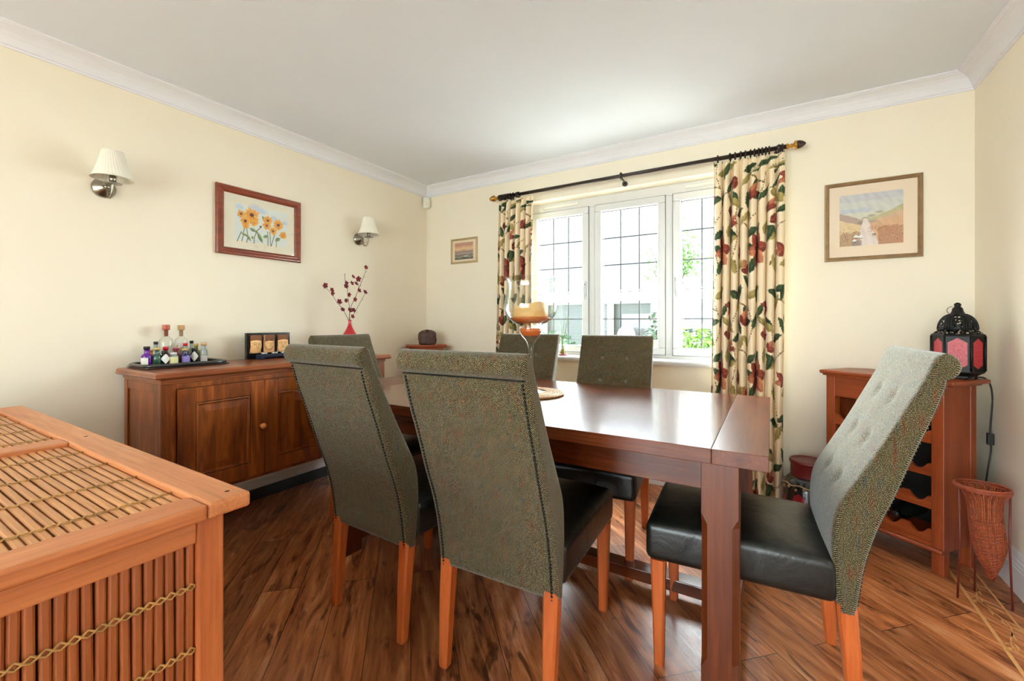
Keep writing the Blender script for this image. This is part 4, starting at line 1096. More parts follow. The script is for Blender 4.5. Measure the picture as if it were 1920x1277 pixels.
lantern('lantern', 'black metal Moroccan lantern with red glass panels on top of the wine rack', (.737, 2.778, RH + .0245), R(-15), 1.0)
pw = thing('power_cord', 'black lamp cord with inline switch hanging behind the wine rack', 'cord', (0, 0, 0))
mb = M(); mb.tube(catmull([(.775, 2.735, .878), (.805, 2.79, .876), (.835, 2.815, .872), (.856, 2.825, .845), (.866, 2.83, .775), (.860, 2.83, .66), (.859, 2.83, .60), (.861, 2.83, .54), (.850, 2.83, .44), (.845, 2.85, .30), (.86, 2.88, .17), (.862, 2.9, .02)], 5), .0034, 7); mb.build('cable', 'black_rubber', pw)
M().box(.848, .870, 2.819, 2.841, .565, .618).build('switch', 'black_rubber', pw, bev=.003)

# dark red pierced jar on the floor by the curtain
pt = thing('floor_lantern', 'dark red lidded lantern jar on the floor behind the end chair', 'lantern', (.165, 2.872, 0))
M().lathe([(.085, 0), (.098, .012), (.108, .05), (.112, .14), (.110, .22), (.098, .262), (.080, .282)], seg=36).build('body', 'g_black', pt)
M().lathe([(.0775, .280), (.078, .285), (.0765, .345), (.080, .350), (.083, .356), (.083, .366), (.079, .372), (.074, .370), (.070, .366), (.045, .366), (.0005, .364)], seg=36).build('lid', 'red_lacquer', pt)
colour('pot_red', sr(120, 8, 30), .2, coat=.4)
for j in range(6):
    a = R(60 * j + 8); mb = M(); rings = []
    for z, w_ in ((.03, .30), (.06, .36), (.15, .36), (.19, .20), (.205, .02)):
        rr = .1135 - (.002 if z > .18 else 0)
        rings.append([(rr * math.cos(a + s_), rr * math.sin(a + s_), z) for s_ in np.linspace(-w_, w_, 7)] + [((rr - .006) * math.cos(a + s_), (rr - .006) * math.sin(a + s_), z) for s_ in np.linspace(w_, -w_, 7)])
    mb.loft(rings, True).build('glass_panel', 'pot_red', pt)
mb = M()
for j in range(18):
    a = R(20 * j); mb.ball((.1115 * math.cos(a), .1115 * math.sin(a), .222 + .010 * (j % 2)), .009, 6, 4)
mb.tube([(.112 * math.cos(a), .112 * math.sin(a), .245 + .004 * math.sin(9 * a)) for a in np.linspace(0, 2 * PI, 61)[:-1]], .004, 5, closed=True)
mb.build('metal_band', 'picture_gilt', pt)

# wicker horn in an iron tripod
bk = thing('wicker_basket', 'tapering wicker basket hanging in a thin rust-red metal stand', 'basket', (.726, 2.47, 0))
m, nt, bs = mat('wicker_weave')
uvn = coords(nt, (1, 1, 1), src='UV'); s_ = N(nt, 'ShaderNodeSeparateXYZ'); nt.links.new(uvn, s_.inputs[0])
def mm(op, a, b=None):
    n = N(nt, 'ShaderNodeMath', operation=op)
    for i, x in enumerate((a, b)):
        if x is None: continue
        if isinstance(x, (int, float)): n.inputs[i].default_value = x
        else: nt.links.new(x, n.inputs[i])
    return n.outputs[0]
wv = mm('ABSOLUTE', mm('SINE', mm('MULTIPLY', s_.outputs[0], 3.14159 * 60))); wh = mm('ABSOLUTE', mm('SINE', mm('MULTIPLY', s_.outputs[1], 3.14159 * 55)))
wn = noise(nt, coords(nt), 35, 3)
hh = mm('ADD', mm('MULTIPLY', wv, wh), mm('MULTIPLY', wn.outputs[0], .5))
nt.links.new(ramp(nt, hh, [(0.2, sr(70, 26, 12)), (0.6, sr(142, 62, 26)), (1.0, sr(188, 98, 50))]), bs.inputs['Base Color']); bs.inputs['Roughness'].default_value = .5
bump(nt, bs, hh, .8, .003)
bs_ = M(); rings = []; n = 30; seg = 40
def horn(v): # centre and radius along height
    z = .452 - .345 * v; r = (.048 + .028 * math.exp(-(v / .07) ** 1.2)) * (1 if v < .6 else (1 - ((v - .6) / .4) ** 1.6 * .9)); cx = .006 + .03 * max(0, v - .35) ** 1.1 + .012 * v; return cx, 0.0, r, z
for i in range(n + 1):
    cx, cy, r, z = horn(i / n); rings.append([(cx + r * (1 + .02 * math.sin(9 * a)) * math.cos(a), cy + r * .85 * math.sin(a), z + (.02 * math.cos(a) * (i / n) if i else 0)) for a in [2 * PI * j / seg for j in range(seg)]])
hb_ = bs_.loft(rings, False, True).build('horn', 'wicker_weave', bk)
uvl = hb_.data.uv_layers.new(name='UVMap')
for p in hb_.data.polygons:
    for li in p.loop_indices:
        vi = hb_.data.loops[li].vertex_index; i, j = divmod(vi, seg); uvl.data[li].uv = (j / seg, i / n)
ns = M()
for i in range(1, n, 1):
    cx, cy, r, z = horn(i / n)
    if i > 9 : ns.tube([(cx + (r + .0012) * math.cos(a), (r + .0012) * .85 * math.sin(a), z + .02 * math.cos(a) * i / n + .0015 * math.sin(a * 20 + i * PI)) for a in np.linspace(0, 2 * PI, 41)[:-1]], .0018, 5, closed=True)
for j in range(22):
    a = 2 * PI * j / 22; ns.tube([(horn(v)[0] + (horn(v)[2] + .001) * math.cos(a), (horn(v)[2] + .001) * .85 * math.sin(a), horn(v)[3] + .02 * math.cos(a) * v) for v in np.linspace(0, 1, 14)], .0017, 5)
ns.build('withy', 'wicker_red', bk)
rm = M()
for dz, rr in ((0, .078), (.006, .081), (.012, .079)): rm.tube([(rr * math.cos(a), rr * .9 * math.sin(a), .455 + dz + .001 * math.sin(20 * a + dz * 999)) for a in np.linspace(0, 2 * PI, 61)[:-1]], .0042, 6, closed=True)
for a in np.linspace(0, 2 * PI, 25)[:-1]: rm.tube([(.066 * math.cos(a), .059 * math.sin(a), .440), (.078 * math.cos(a), .070 * math.sin(a), .456)], .003, 5)
rm.build('rim', 'wicker_red', bk)
for a in (R(200), R(-20), R(90)):
    x0_, y0_ = .076 * math.cos(a), .068 * math.sin(a)
    M().tube([(x0_, y0_, .455), (x0_ * .98, y0_ * .98, .25), (x0_ * 1.08 if abs(x0_) > .02 else 0, y0_ * 1.05, .003)], .0036, 7).build('leg', 'rod_red', bk)

# ================================================================= wall lights
def sconce(label, y):
    t = thing('wall_light', label, 'wall light', (XL, y, 1.79), 0, 'pair of wall lights with cream shades')
    p = M(); rr = []
    for r, x in ((.046, .0), (.048, .004), (.045, .010), (.030, .022), (.014, .032), (.010, .040), (.012, .046), (.010, .052), (.002, .054)):
        rr.append([(x, r * math.cos(2 * PI * j / 32), r * math.sin(2 * PI * j / 32) * 1.0) for j in range(32)])
    p.loft(rr, True, True).build('wall_plate', 'nickel', t)
    a = M()
    a.tube(catmull([(.040, 0, -.002), (.052, .0, -.02), (.060, 0, -.045), (.082, 0, -.060), (.105, 0, -.046), (.116, 0, -.018), (.120, 0, .004)], 6), .0042, 8)
    a.tube(catmull([(.050, 0, -.012), (.062, 0, -.028), (.085, 0, -.036), (.108, 0, -.028), (.118, 0, -.010)], 6), .002, 6)
    a.build('arm', 'nickel', t)
    M().lathe([(.004, -.002), (.016, .000), (.034, .003), (.036, .005), (.030, .006), (.012, .006)], cx=.120, seg=28).build('drip_pan', 'nickel', t)
    M().lathe([(.0135, .006), (.0135, .040), (.011, .042)], cx=.120, seg=20).build('lamp_holder', 'nickel', t)
    sh = M(); rings = []; n = 14; seg = 144
    for i in range(n + 1):
        q = i / n; r = .080 - (.080 - .040) * (q ** .72); z = .026 + .130 * q
        if i == 0: r = .081
        rings.append([(.120 + (r + (.0011 if 0 < i < n else 0) * math.sin(36 * (2 * PI * j / seg) + q * 9)) * math.cos(2 * PI * j / seg), (r + (.0011 if 0 < i < n else 0) * math.sin(36 * (2 * PI * j / seg) + q * 9)) * math.sin(2 * PI * j / seg), z) for j in range(seg)])
    inn = [[(.120 + (x - .120) * .985, y_ * .985, z) for x, y_, z in r_] for r_ in reversed(rings)]
    sh.loft(rings + inn + [rings[0]], False, True).build('lamp_shade', 'shade_fabric', t)
    tm = M()
    for r, z in ((.081, .026), (.040, .156)): tm.tube([(.120 + r * math.cos(a_), r * math.sin(a_), z) for a_ in np.linspace(0, 2 * PI, 49)[:-1]], .0016, 6, closed=True)
    tm.build('shade_trim', 'shade_fabric', t)
    return t
sconce('brushed nickel wall light with pleated cream shade, nearest on the left wall', .775)
sconce('nickel wall light with cream shade between the sunflower picture and the corner', 2.305)

pir = thing('motion_sensor', 'small white motion sensor high in the far corner', 'sensor', (XL + .040, YB - .040, 2.255), R(45))
rb = rounded_box(.064, .034, .100, .012, 5, (0, 0, 0)).build('casing', 'white_plastic', pir); weld(rb)
rb = rounded_box(.040, .010, .040, .004, 4, (0, -.016, -.012)).build('lens', 'mat_cream', pir); weld(rb)

# ================================================================= curtains
def canvas(h, w, rgb): 
    c = np.empty((h, w, 3)); c[:] = [((q / 255) ** 2.2) for q in rgb]; return c
def lin(rgb): return np.array([(q / 255) ** 2.2 for q in rgb])
def leaf(cv_, cx, cy, L_, W_, ang, c1, c2, wrap=True, tip=1.0, serr=0.0, alpha=1.0):
    """pointed leaf from (cx,cy), length L_, width W_, heading ang; pixels; y up"""
    h, w, _ = cv_.shape; a = R(ang); ca, sa = math.cos(a), math.sin(a); rad = int(L_ + W_) + 2
    ys, xs = np.mgrid[-rad:rad + 1, -rad:rad + 1]
    u = (xs * ca + ys * sa) / L_; v = (-xs * sa + ys * ca) / (W_ / 2)
    prof = np.where((u > 0) & (u < 1), np.sin(PI * np.clip(u, 0, 1) ** tip) ** .85, 0)
    if serr: prof = prof * (1 - serr * np.abs(np.sin(u * 22)))
    msk = (np.abs(v) < prof)
    X_ = np.round(xs + cx).astype(int); Y_ = np.round(ys + cy).astype(int)
    if wrap: X_ %= w; Y_ %= h; ok = msk
    else: ok = msk & (X_ >= 0) & (X_ < w) & (Y_ >= 0) & (Y_ < h)
    k = np.clip(.5 + .5 * v, 0, 1)[..., None]; col = lin(c1) * (1 - k) + lin(c2) * k
    vein = (np.abs(v) < .10)[..., None]; col = np.where(vein, col * .6 + .4 * (lin(c2) + .08), col)
    cv_[Y_[ok], X_[ok]] = cv_[Y_[ok], X_[ok]] * (1 - alpha) + alpha * col[ok]
def stroke(cv_, pts, wd, c, wrap=True, alpha=1.0):
    h, w, _ = cv_.shape; pts = catmull(pts, 14); r = max(1, int(math.ceil(wd)))
    for x, y_ in pts:
        ys, xs = np.mgrid[-r:r + 1, -r:r + 1]; ok = xs ** 2 + ys ** 2 <= wd * wd
        X_ = np.round(xs + x).astype(int); Y_ = np.round(ys + y_).astype(int)
        if wrap: X_ %= w; Y_ %= h
        else: ok = ok & (X_ >= 0) & (X_ < w) & (Y_ >= 0) & (Y_ < h)
        cv_[Y_[ok], X_[ok]] = cv_[Y_[ok], X_[ok]] * (1 - alpha) + alpha * lin(c)
def blob(cv_, x, y_, rx, ry, c, alpha=1.0, soft=.3):
    h, w, _ = cv_.shape; ys, xs = np.mgrid[0:h, 0:w]; d = ((xs - x) / rx) ** 2 + ((ys - y_) / ry) ** 2
    a_ = (np.clip((1 - d) / soft, 0, 1) * alpha)[..., None]; cv_[:] = cv_ * (1 - a_) + lin(c) * a_
PXM = 250                                                # canvas pixels per metre of fabric
FW, FH = 147, 192
fab = canvas(FH, FW, (236, 216, 184))
G1, G2, OL1, OL2 = (24, 46, 30), (62, 84, 44), (128, 112, 56), (170, 152, 92)
R1, R2, R3 = (98, 34, 28), (148, 66, 46), (190, 124, 88)
def flower(x, y_, s_, a0, n=6):
    for k in range(n):
        leaf(fab, x, y_, 26 * s_, 17 * s_, a0 + k * 360 / n, R2 if k % 2 else R1, R3 if k % 2 else R2, tip=.8)
    for k in range(3): leaf(fab, x, y_, 13 * s_, 8 * s_, a0 + 40 + k * 120, (92, 26, 24), R1, tip=.8)
def bud(x, y_, s_, a0):
    leaf(fab, x, y_, 22 * s_, 11 * s_, a0 + 24, R2, R3, tip=.7); leaf(fab, x, y_, 22 * s_, 11 * s_, a0 - 24, R1, R2, tip=.7); leaf(fab, x, y_, 12 * s_, 7 * s_, a0 + 60, (92, 26, 24), (120, 50, 34))
stroke(fab, [(20, -4), (34, 40), (24, 90), (44, 140), (30, 196)], 1.3, (112, 92, 48)); stroke(fab, [(100, -4), (86, 46), (104, 96), (88, 150), (104, 196)], 1.3, (112, 92, 48))
stroke(fab, [(34, 40), (60, 60), (84, 50)], 1.1, (120, 96, 52)); stroke(fab, [(44, 140), (70, 128), (96, 120)], 1.1, (120, 96, 52)); stroke(fab, [(104, 96), (128, 110), (146, 100)], 1.0, (120, 96, 52))
for (x, y_, L_, W_, a0, c) in [(34, 40, 30, 13, 150, 0), (34, 42, 27, 11, 200, 1), (28, 74, 30, 13, 20, 0), (24, 92, 26, 11, 130, 0), (36, 118, 30, 12, 60, 1), (44, 140, 30, 14, 160, 0), (42, 150, 26, 12, 10, 0), (32, 176, 28, 12, 110, 1),
        (88, 40, 28, 13, 30, 0), (90, 30, 26, 12, -40, 0), (92, 66, 30, 13, 150, 1), (104, 92, 30, 13, 60, 0), (102, 104, 28, 12, 190, 0), (92, 140, 30, 13, 20, 1), (88, 156, 27, 12, 140, 0), (98, 176, 28, 13, 70, 0), (60, 60, 24, 10, 70, 1), (70, 128, 24, 10, -70, 0), (128, 110, 24, 11, 60, 0), (130, 108, 24, 10, -30, 1), (128, 60, 28, 12, 250, 0), (132, 156, 26, 12, 200, 1), (10, 30, 28, 12, 60, 0), (8, 100, 26, 11, 330, 1), (66, 84, 30, 12, 120, 0), (64, 160, 28, 12, 250, 0), (118, 130, 30, 12, 100, 0), (140, 40, 26, 11, 80, 1), (52, 186, 26, 12, 20, 1)]:
    leaf(fab, x, y_, L_, W_, a0, G1 if c == 0 else OL1, G2 if c == 0 else OL2, tip=.85, serr=.12)
flower(120, 20, 1.1, 10); bud(66, 100, 1.2, 40); bud(12, 128, 1.1, 200); bud(60, 14, 1.0, 160); bud(140, 78, 1.0, 40); bud(14, 62, .9, 20); bud(74, 176, 1.0, 80)
def curtain(label, xt0, xt1, xb0, xb1, nf, ztop, zbot, phase, uoff, loose):
    nu, nz = 300, 440; t = np.linspace(0, 1, nu); vs = []; cols = []
    top = thing('curtain', label, 'curtain', ((xt0 + xt1) / 2, 2.990, 0), 0, 'floral curtains')
    for j in range(nz + 1):
        q = j / nz; z = ztop + (zbot - ztop) * q
        e = min(1, q * 1.4); x0 = xt0 + (xb0 - xt0) * e; x1 = xt1 + (xb1 - xt1) * e; W_ = x1 - x0
        A = .022 + .014 * min(1, q * 5)
        tt = t + .010 * np.sin(t * 9 + q * 3 + phase)
        th = 2 * PI * nf * tt + phase
        amp = A * (1 + .25 * np.sin(3.1 * t + phase)) * (1 - loose * np.exp(-((t - (0 if loose > 0 else 1)) / .10) ** 2)) if loose else A * (1 + .25 * np.sin(3.1 * t + phase))
        x = x0 + W_ * tt + .92 * W_ / nf / (2 * PI) * np.sin(th) * min(1, .35 + q * 5); y_ = -amp * np.cos(th) + .003 * np.sin(th * 2 + q * 6)
        if q < .045: y_ = y_ * (.55 + 10 * q)
        if j == nz // 3:
            pass
        ds = np.hypot(np.diff(x), np.diff(y_)); s_ = np.concatenate([[0], np.cumsum(ds)])
        if j == 0: s_ref = None
        ix = ((s_ + uoff) * PXM).astype(int) % FW; iy = int((z + .05) * PXM) % FH
        c = fab[iy, ix]
        vs.append(np.stack([x, y_, np.full(nu, z)], 1)); cols.append(c)
    vs = np.concatenate(vs); cols = np.concatenate(cols)
    vs[:, 0] -= (xt0 + xt1) / 2
    # hem and back layer: second sheet 2.5 mm behind
    n0 = len(vs); back = vs.copy(); back[:, 1] += .0025
    vs2 = np.concatenate([vs, back]); cc_ = np.concatenate([cols, np.tile(lin((236, 226, 204)), (n0, 1))])
    i = np.arange(nu - 1); F = []
    for j in range(nz):
        a_ = j * nu + i; F.append(np.stack([a_, a_ + 1, a_ + nu + 1, a_ + nu], 1))
    F = np.concatenate(F); F = np.concatenate([F, F[:, ::-1] + n0])
    me = bpy.data.meshes.new('drape'); me.from_pydata(vs2.tolist(), [], F.tolist()); me.polygons.foreach_set('use_smooth', [True] * len(me.polygons)); me.update()
    ca = me.color_attributes.new('Col', 'FLOAT_COLOR', 'POINT'); ca.data.foreach_set('color', np.concatenate([cc_, np.ones((len(cc_), 1))], 1).astype(np.float32).ravel())
    me.materials.append(MATS['curtain_print']); o = bpy.data.objects.new('drape', me); C.objects.link(o); o.parent = top
    hk = M()
    for k in range(nf + 1):
        x = xt0 + (xt1 - xt0) * (k + .1) / (nf + .2) - (xt0 + xt1) / 2
        hk.cyl((x, 0, ztop - .006), (x, 0, ztop + .010), .0018, seg=6)
    hk.build('hook', 'bronze_pole', top)
    return top
curtain('narrow drawn-back floral curtain on the corner side of the window', -1.930, -1.607, -1.958, -1.612, 7, 2.128, .02, .6, .10, 0)
curtain('wide drawn-back floral curtain hanging to the floor beside the landscape picture', -.318, .066, -.335, .050, 8, 2.128, .02, 2.2, .33, .75)

rod = thing('curtain_pole', 'dark bronze curtain pole with acorn finials over the window', 'curtain pole', (-.92, 2.990, 2.158))
M().cyl((-1.02, 0, 0), (1.0, 0, 0), .0135, seg=20).build('pole', 'bronze_pole', rod)
for sx, x0_ in ((-1, -1.02), (1, 1.0)):
    def rr_(prof): return [[(x0_ + sx * x, r * math.cos(2 * PI * j / 20), r * math.sin(2 * PI * j / 20)) for j in range(20)] for r, x in prof]
    M().loft(rr_([(.015, -.01), (.017, 0), (.011, .004), (.009, .010), (.013, .014), (.013, .018), (.009, .022), (.012, .026), (.024, .034), (.026, .040), (.023, .046)]), True, True).build('finial_cup', 'brass', rod)
    M().loft(rr_([(.022, .044), (.0235, .052), (.020, .066), (.012, .080), (.003, .088)]), True, True).build('finial', 'bronze_pole' if sx > 0 else 'brass', rod)
for x in (-.955, .955):
    b = M(); b.cyl((x, .0, 0), (x, .1035, 0), .009, seg=12); b.ball((x, 0, 0), .021, 14, 8, (.8, 1, 1)); b.cyl((x, .095, 0), (x, .1035, 0), .026, seg=18); b.build('bracket', 'bronze_pole', rod)
b = M(); b.cyl((.01, .0, -.010), (.01, .1035, -.026), .007, seg=10); b.tube([(.01, .020 * math.cos(a), .020 * math.sin(a)) for a in np.linspace(0, 2 * PI, 21)[:-1]], .006, 8, closed=True); b.cyl((.01, .085, -.030), (.01, .1035, -.030), .018, seg=16); b.build('bracket', 'bronze_pole', rod)
RX = [-1.925, -1.908, -1.892, -1.876, -1.860, -1.844, -1.820, -1.795, -1.640 - .12, -1.745] + [-.292, -.222, -.195, -.165, -.140, -.112, -.090, -.068, -.050, -.032, -.014, .052]
ringm = M(); ringm.tube([(0, .0205 * math.cos(a), .0200 * math.sin(a)) for a in np.linspace(0, 2 * PI, 25)[:-1]], .0050, 7, closed=True)
ringm.tube([(0, .005 * math.cos(a), -.0265 + .005 * math.sin(a)) for a in np.linspace(0, 2 * PI, 13)[:-1]], .0013, 5, closed=True)
r0 = None
for x in RX:
    if r0 is None: r0 = ringm.build('curtain_ring', 'bronze_pole'); o = r0
    else: o = r0.copy(); C.objects.link(o)
    o.location = (x, 2.990, 2.158 - .003); o.rotation_euler = (0, 0, random.uniform(-.15, .15))
    side = 'bunched on the pole over the narrow curtain near the corner' if x < -1 else 'bunched on the pole over the wide curtain near the landscape picture'
    tag(o, 'dark curtain ring ' + side, 'curtain ring', 'curtain rings, corner side' if x < -1 else 'curtain rings, landscape side')
    if abs(x + .292) < 1e-6: o['label'] = 'lone dark curtain ring hanging apart at the inner edge of the wide curtain'; o['group'] = 'curtain rings, landscape side'

# ================================================================= pictures
def picture_mesh(cv_, wdt, hgt, par, name='print'):
    h, w, _ = cv_.shape; xs = np.linspace(-wdt / 2, wdt / 2, w); zs_ = np.linspace(-hgt / 2, hgt / 2, h)
    X_, Z_ = np.meshgrid(xs, zs_); v = np.stack([X_.ravel(), np.full(w * h, 0.0), Z_.ravel()], 1)
    i, j = np.meshgrid(np.arange(w - 1), np.arange(h - 1)); a_ = (j * w + i).ravel(); F = np.stack([a_, a_ + 1, a_ + w + 1, a_ + w], 1)
    me = bpy.data.meshes.new(name); me.from_pydata(v.tolist(), [], F.tolist()); me.update()
    ca = me.color_attributes.new('Col', 'FLOAT_COLOR', 'POINT'); ca.data.foreach_set('color', np.concatenate([cv_.reshape(-1, 3), np.ones((w * h, 1))], 1).astype(np.float32).ravel())
    me.materials.append(MATS['painting']); o = bpy.data.objects.new(name, me); C.objects.link(o); o.parent = par; return o
def frame(par, W_, H_, fw, dep, m, prof=None):
    """mitred moulding; local x across, z up, -y towards the viewer"""
    prof = prof or [(0, 0), (0, .7), (.12, .95), (.3, 1.0), (.55, .8), (.7, .85), (.85, .7), (1, .45), (1, 0)]
    mb = M(); rings = []
    for cx, cz_ in ((-1, -1), (1, -1), (1, 1), (-1, 1)):
        rings.append([(cx * (W_ / 2 - fw * a), -dep * b, cz_ * (H_ / 2 - fw * a)) for a, b in prof])
    rings.append(rings[0]); mb.loft(rings, False, False); return mb.build('frame', m, par)
# sunflowers
sp = thing('framed_picture', 'framed sunflower watercolour in a wide reddish wood frame', 'picture', (XL + .0005, 1.538, 1.750), R(90))
FWd, FHt = .532, .418
frame(sp, FWd, FHt, .043, .024, 'frame_wood')
M().box(-FWd / 2 + .03, FWd / 2 - .03, -.006, 0, -FHt / 2 + .03, FHt / 2 - .03).build('backing', 'mat_cream', sp)
cw, chh = 300, 222; cvs = canvas(chh, cw, (238, 230, 208)); iw, ih = FWd - .084, FHt - .084
def pp(x, y_):                                          # photo crop -> canvas
    u = (x - 230) / (1210 - 230); tp = 222 + (x - 230) * .230; bt = 1008 + (x - 230) * .132; v = 1 - (y_ - tp) / (bt - tp); return u * cw, v * chh
x0c, y0c = pp(370, 930); x1c, y1c = pp(1100, 500)
cvs[int(.16 * chh):int(.84 * chh), int(.14 * cw):int(.885 * cw)] = lin((226, 232, 226))
for x, y_, rx in ((430, 440, 20), (640, 460, 34), (740, 510, 22), (1060, 670, 16), (900, 600, 20), (450, 600, 16)): q = pp(x, y_); blob(cvs, q[0], q[1], rx, rx * .7, (170, 190, 226), .45, .9)
for pts in ([(455, 790), (425, 860), (400, 925)], [(490, 740), (475, 850), (458, 925)], [(520, 740), (535, 860), (522, 940)], [(660, 790), (625, 870), (618, 955)], [(805, 790), (812, 880), (812, 985)], [(835, 790), (845, 880), (850, 990)], [(915, 810), (885, 900), (858, 990)], [(935, 900), (932, 950), (932, 1000)], [(700, 740), (655, 780), (640, 800)]):
    stroke(cvs, [pp(*p) for p in pts], 1.9, (92, 104, 84), False)
def lf(x, y_, L_, W_, a0, c1, c2): q = pp(x, y_); leaf(cvs, q[0], q[1], L_, W_, a0, c1, c2, wrap=False)
for args in ((560, 740, 30, 14, -20), (660, 790, 50, 15, -62), (820, 850, 26, 13, 200), (990, 880, 28, 16, 215), (735, 560, 30, 11, -70), (440, 800, 42, 9, -20), (520, 830, 30, 10, -55), (600, 850, 14, 9, -90)): lf(*args, (70, 96, 66), (150, 172, 110))
def sunf(x, y_, r_, ys_=1.0, cen=True):
    q = pp(x, y_); 
    for k in range(13): leaf(cvs, q[0], q[1], r_ * .33 * random.uniform(.85, 1.15), r_ * .14, k * 27.7 + random.uniform(-6, 6), (214, 120, 30), (244, 196, 70), wrap=False)
    if cen: blob(cvs, q[0], q[1], r_ * .10, r_ * .09, (88, 36, 20), 1, .4)
for a_ in ((620, 640, 68, 1, False), (450, 540, 52), (590, 555, 96), (510, 700, 50, 1, False), (505, 640, 62), (812, 632, 66), (795, 702, 62), (885, 780, 56), (962, 695, 78), (1035, 840, 56, 1, False)): sunf(*a_)
q = pp(710, 720); blob(cvs, q[0], q[1], 5, 5, (50, 56, 44))
po = picture_mesh(cvs, iw, ih, sp); po.location = (0, -.0068, 0)
M().box(-iw / 2 - .002, iw / 2 + .002, -.0092, -.0078, -ih / 2 - .002, ih / 2 + .002).build('glazing', 'picture_glass', sp)
# landscape
lp = thing('framed_picture', 'framed moorland watercolour with sheep on a track in a brown frame', 'picture', (.475, YB - .0005, 1.7015), 0)
FWd, FHt = .424, .446
frame(lp, FWd, FHt, .0215, .018, 'picture_gilt')
M().box(-FWd / 2 + .015, FWd / 2 - .015, -.006, 0, -FHt / 2 + .015, FHt / 2 - .015).build('backing', 'mat_board', lp)
cw, chh = 250, 264; cvs = canvas(chh, cw, (238, 216, 190)); iw, ih = FWd - .042, FHt - .042
def pp(x, y_):
    u = (x - 165) / (1210 - 165); tp = 280 - (x - 165) * .122; bt = 1105 - (x - 165) * .056; v = 1 - (y_ - tp) / (bt - tp); return u * cw, v * chh
A0, B0 = pp(300, 968); A1, B1 = pp(1050, 290); a0, a1, b0, b1 = int(A0), int(A1), int(B0), int(B1)
ys, xs = np.mgrid[0:chh, 0:cw]; U = (xs - a0) / (a1 - a0); V = (ys - b0) / (b1 - b0); ins = (U >= 0) & (U <= 1) & (V >= 0) & (V <= 1)
nse = sum(rng.normal(size=1)[0] * np.sin(xs * rng.uniform(.02, .3) + ys * rng.uniform(-.2, .2) + rng.uniform(0, 6)) for _ in range(14)) / 6
def put(mask, c, al=1.0): cvs[mask & ins] = cvs[mask & ins] * (1 - al) + lin(c) * al
put(V > -1, (208, 210, 204)); put((V + .02 * nse) > .86, (196, 194, 202), .7); put((V < .72 + .02 * nse) & (U < .5), (188, 196, 206), .8)
put(V < .64 + .03 * nse * .5, (214, 212, 196))
put(V < .48 + .42 * np.clip(U - .42, 0, 1) + .015 * nse, (188, 180, 136)); put(V < .44 + .34 * np.clip(U - .45, 0, 1) + .015 * nse, (206, 170, 140)); put((V < .42 + .22 * np.clip(U - .5, 0, 1) + .02 * nse) & (U > .5), (212, 164, 124), .8)
put((V < .66 - .46 * U + .015 * nse) & (U < .46), (176, 152, 140)); put((V < .52 - .42 * U + .02 * nse) & (U < .40), (222, 196, 150))
for (px_, py_, rr_, c) in ((.42, .52, 9, (112, 104, 72)), (.52, .56, 10, (128, 118, 80)), (.64, .62, 9, (132, 122, 86)), (.34, .44, 8, (120, 100, 96)), (.53, .45, 8, (150, 124, 140))): blob(cvs, a0 + px_ * (a1 - a0), b0 + py_ * (b1 - b0), rr_ * 1.6, rr_ * .7, c, .6, .9)
put((np.abs(U - .43 + .05 * (V - .3)) < .03 + .33 * np.clip(.5 - V, 0, 1)) & (V < .52), (228, 214, 206)); put((V < .26 + .03 * nse) & (U < .34), (168, 130, 100), .8); put((V < .34 + .03 * nse) & (U > .62), (172, 116, 84), .8); put((V < .1) & (U > .2) & (U < .36), (128, 116, 124), .7)
for _ in range(260):
    u_, v_ = random.choice([(random.uniform(0, .28), random.uniform(0, .36)), (random.uniform(.64, 1), random.uniform(.02, .40)), (random.uniform(.45, .75), random.uniform(.25, .36))])
    blob_c = random.choice([(150, 62, 44), (116, 84, 56), (196, 110, 84), (92, 70, 58), (214, 190, 150)]); X_, Y_ = int(a0 + u_ * (a1 - a0)), int(b0 + v_ * (b1 - b0)); cvs[Y_:Y_ + 2, X_:X_ + 2] = lin(blob_c)
for u_, v_, s_ in ((.27, .18, 6), (.34, .17, 6), (.24, .10, 5), (.55, .19, 3)):
    X_, Y_ = a0 + u_ * (a1 - a0), b0 + v_ * (b1 - b0); blob(cvs, X_, Y_, s_ * 1.3, s_, (236, 236, 230)); blob(cvs, X_ - s_, Y_ + s_ * .8, 2.5, 1.6, (50, 50, 50)); blob(cvs, X_ - 2, Y_ - s_, 1.4, 2.5, (60, 56, 54)); blob(cvs, X_ + 3, Y_ - s_, 1.4, 2.5, (60, 56, 54))
blob(cvs, a0 + .56 * (a1 - a0), b0 + .20 * (b1 - b0), 6, 2, (64, 70, 66))
wsh = sum(rng.normal() * np.sin(xs * rng.uniform(.02, .35) + ys * rng.uniform(.02, .3) + rng.uniform(0, 6)) for _ in range(30)) / 5
cvs[ins] = np.clip(cvs[ins] * (1 + .045 * wsh[ins])[:, None], 0, 1)
po = picture_mesh(cvs, iw, ih, lp); po.location = (0, -.0068, 0)
M().box(-iw / 2 - .002, iw / 2 + .002, -.0092, -.0078, -ih / 2 - .002, ih / 2 + .002).build('glazing', 'picture_glass', lp)
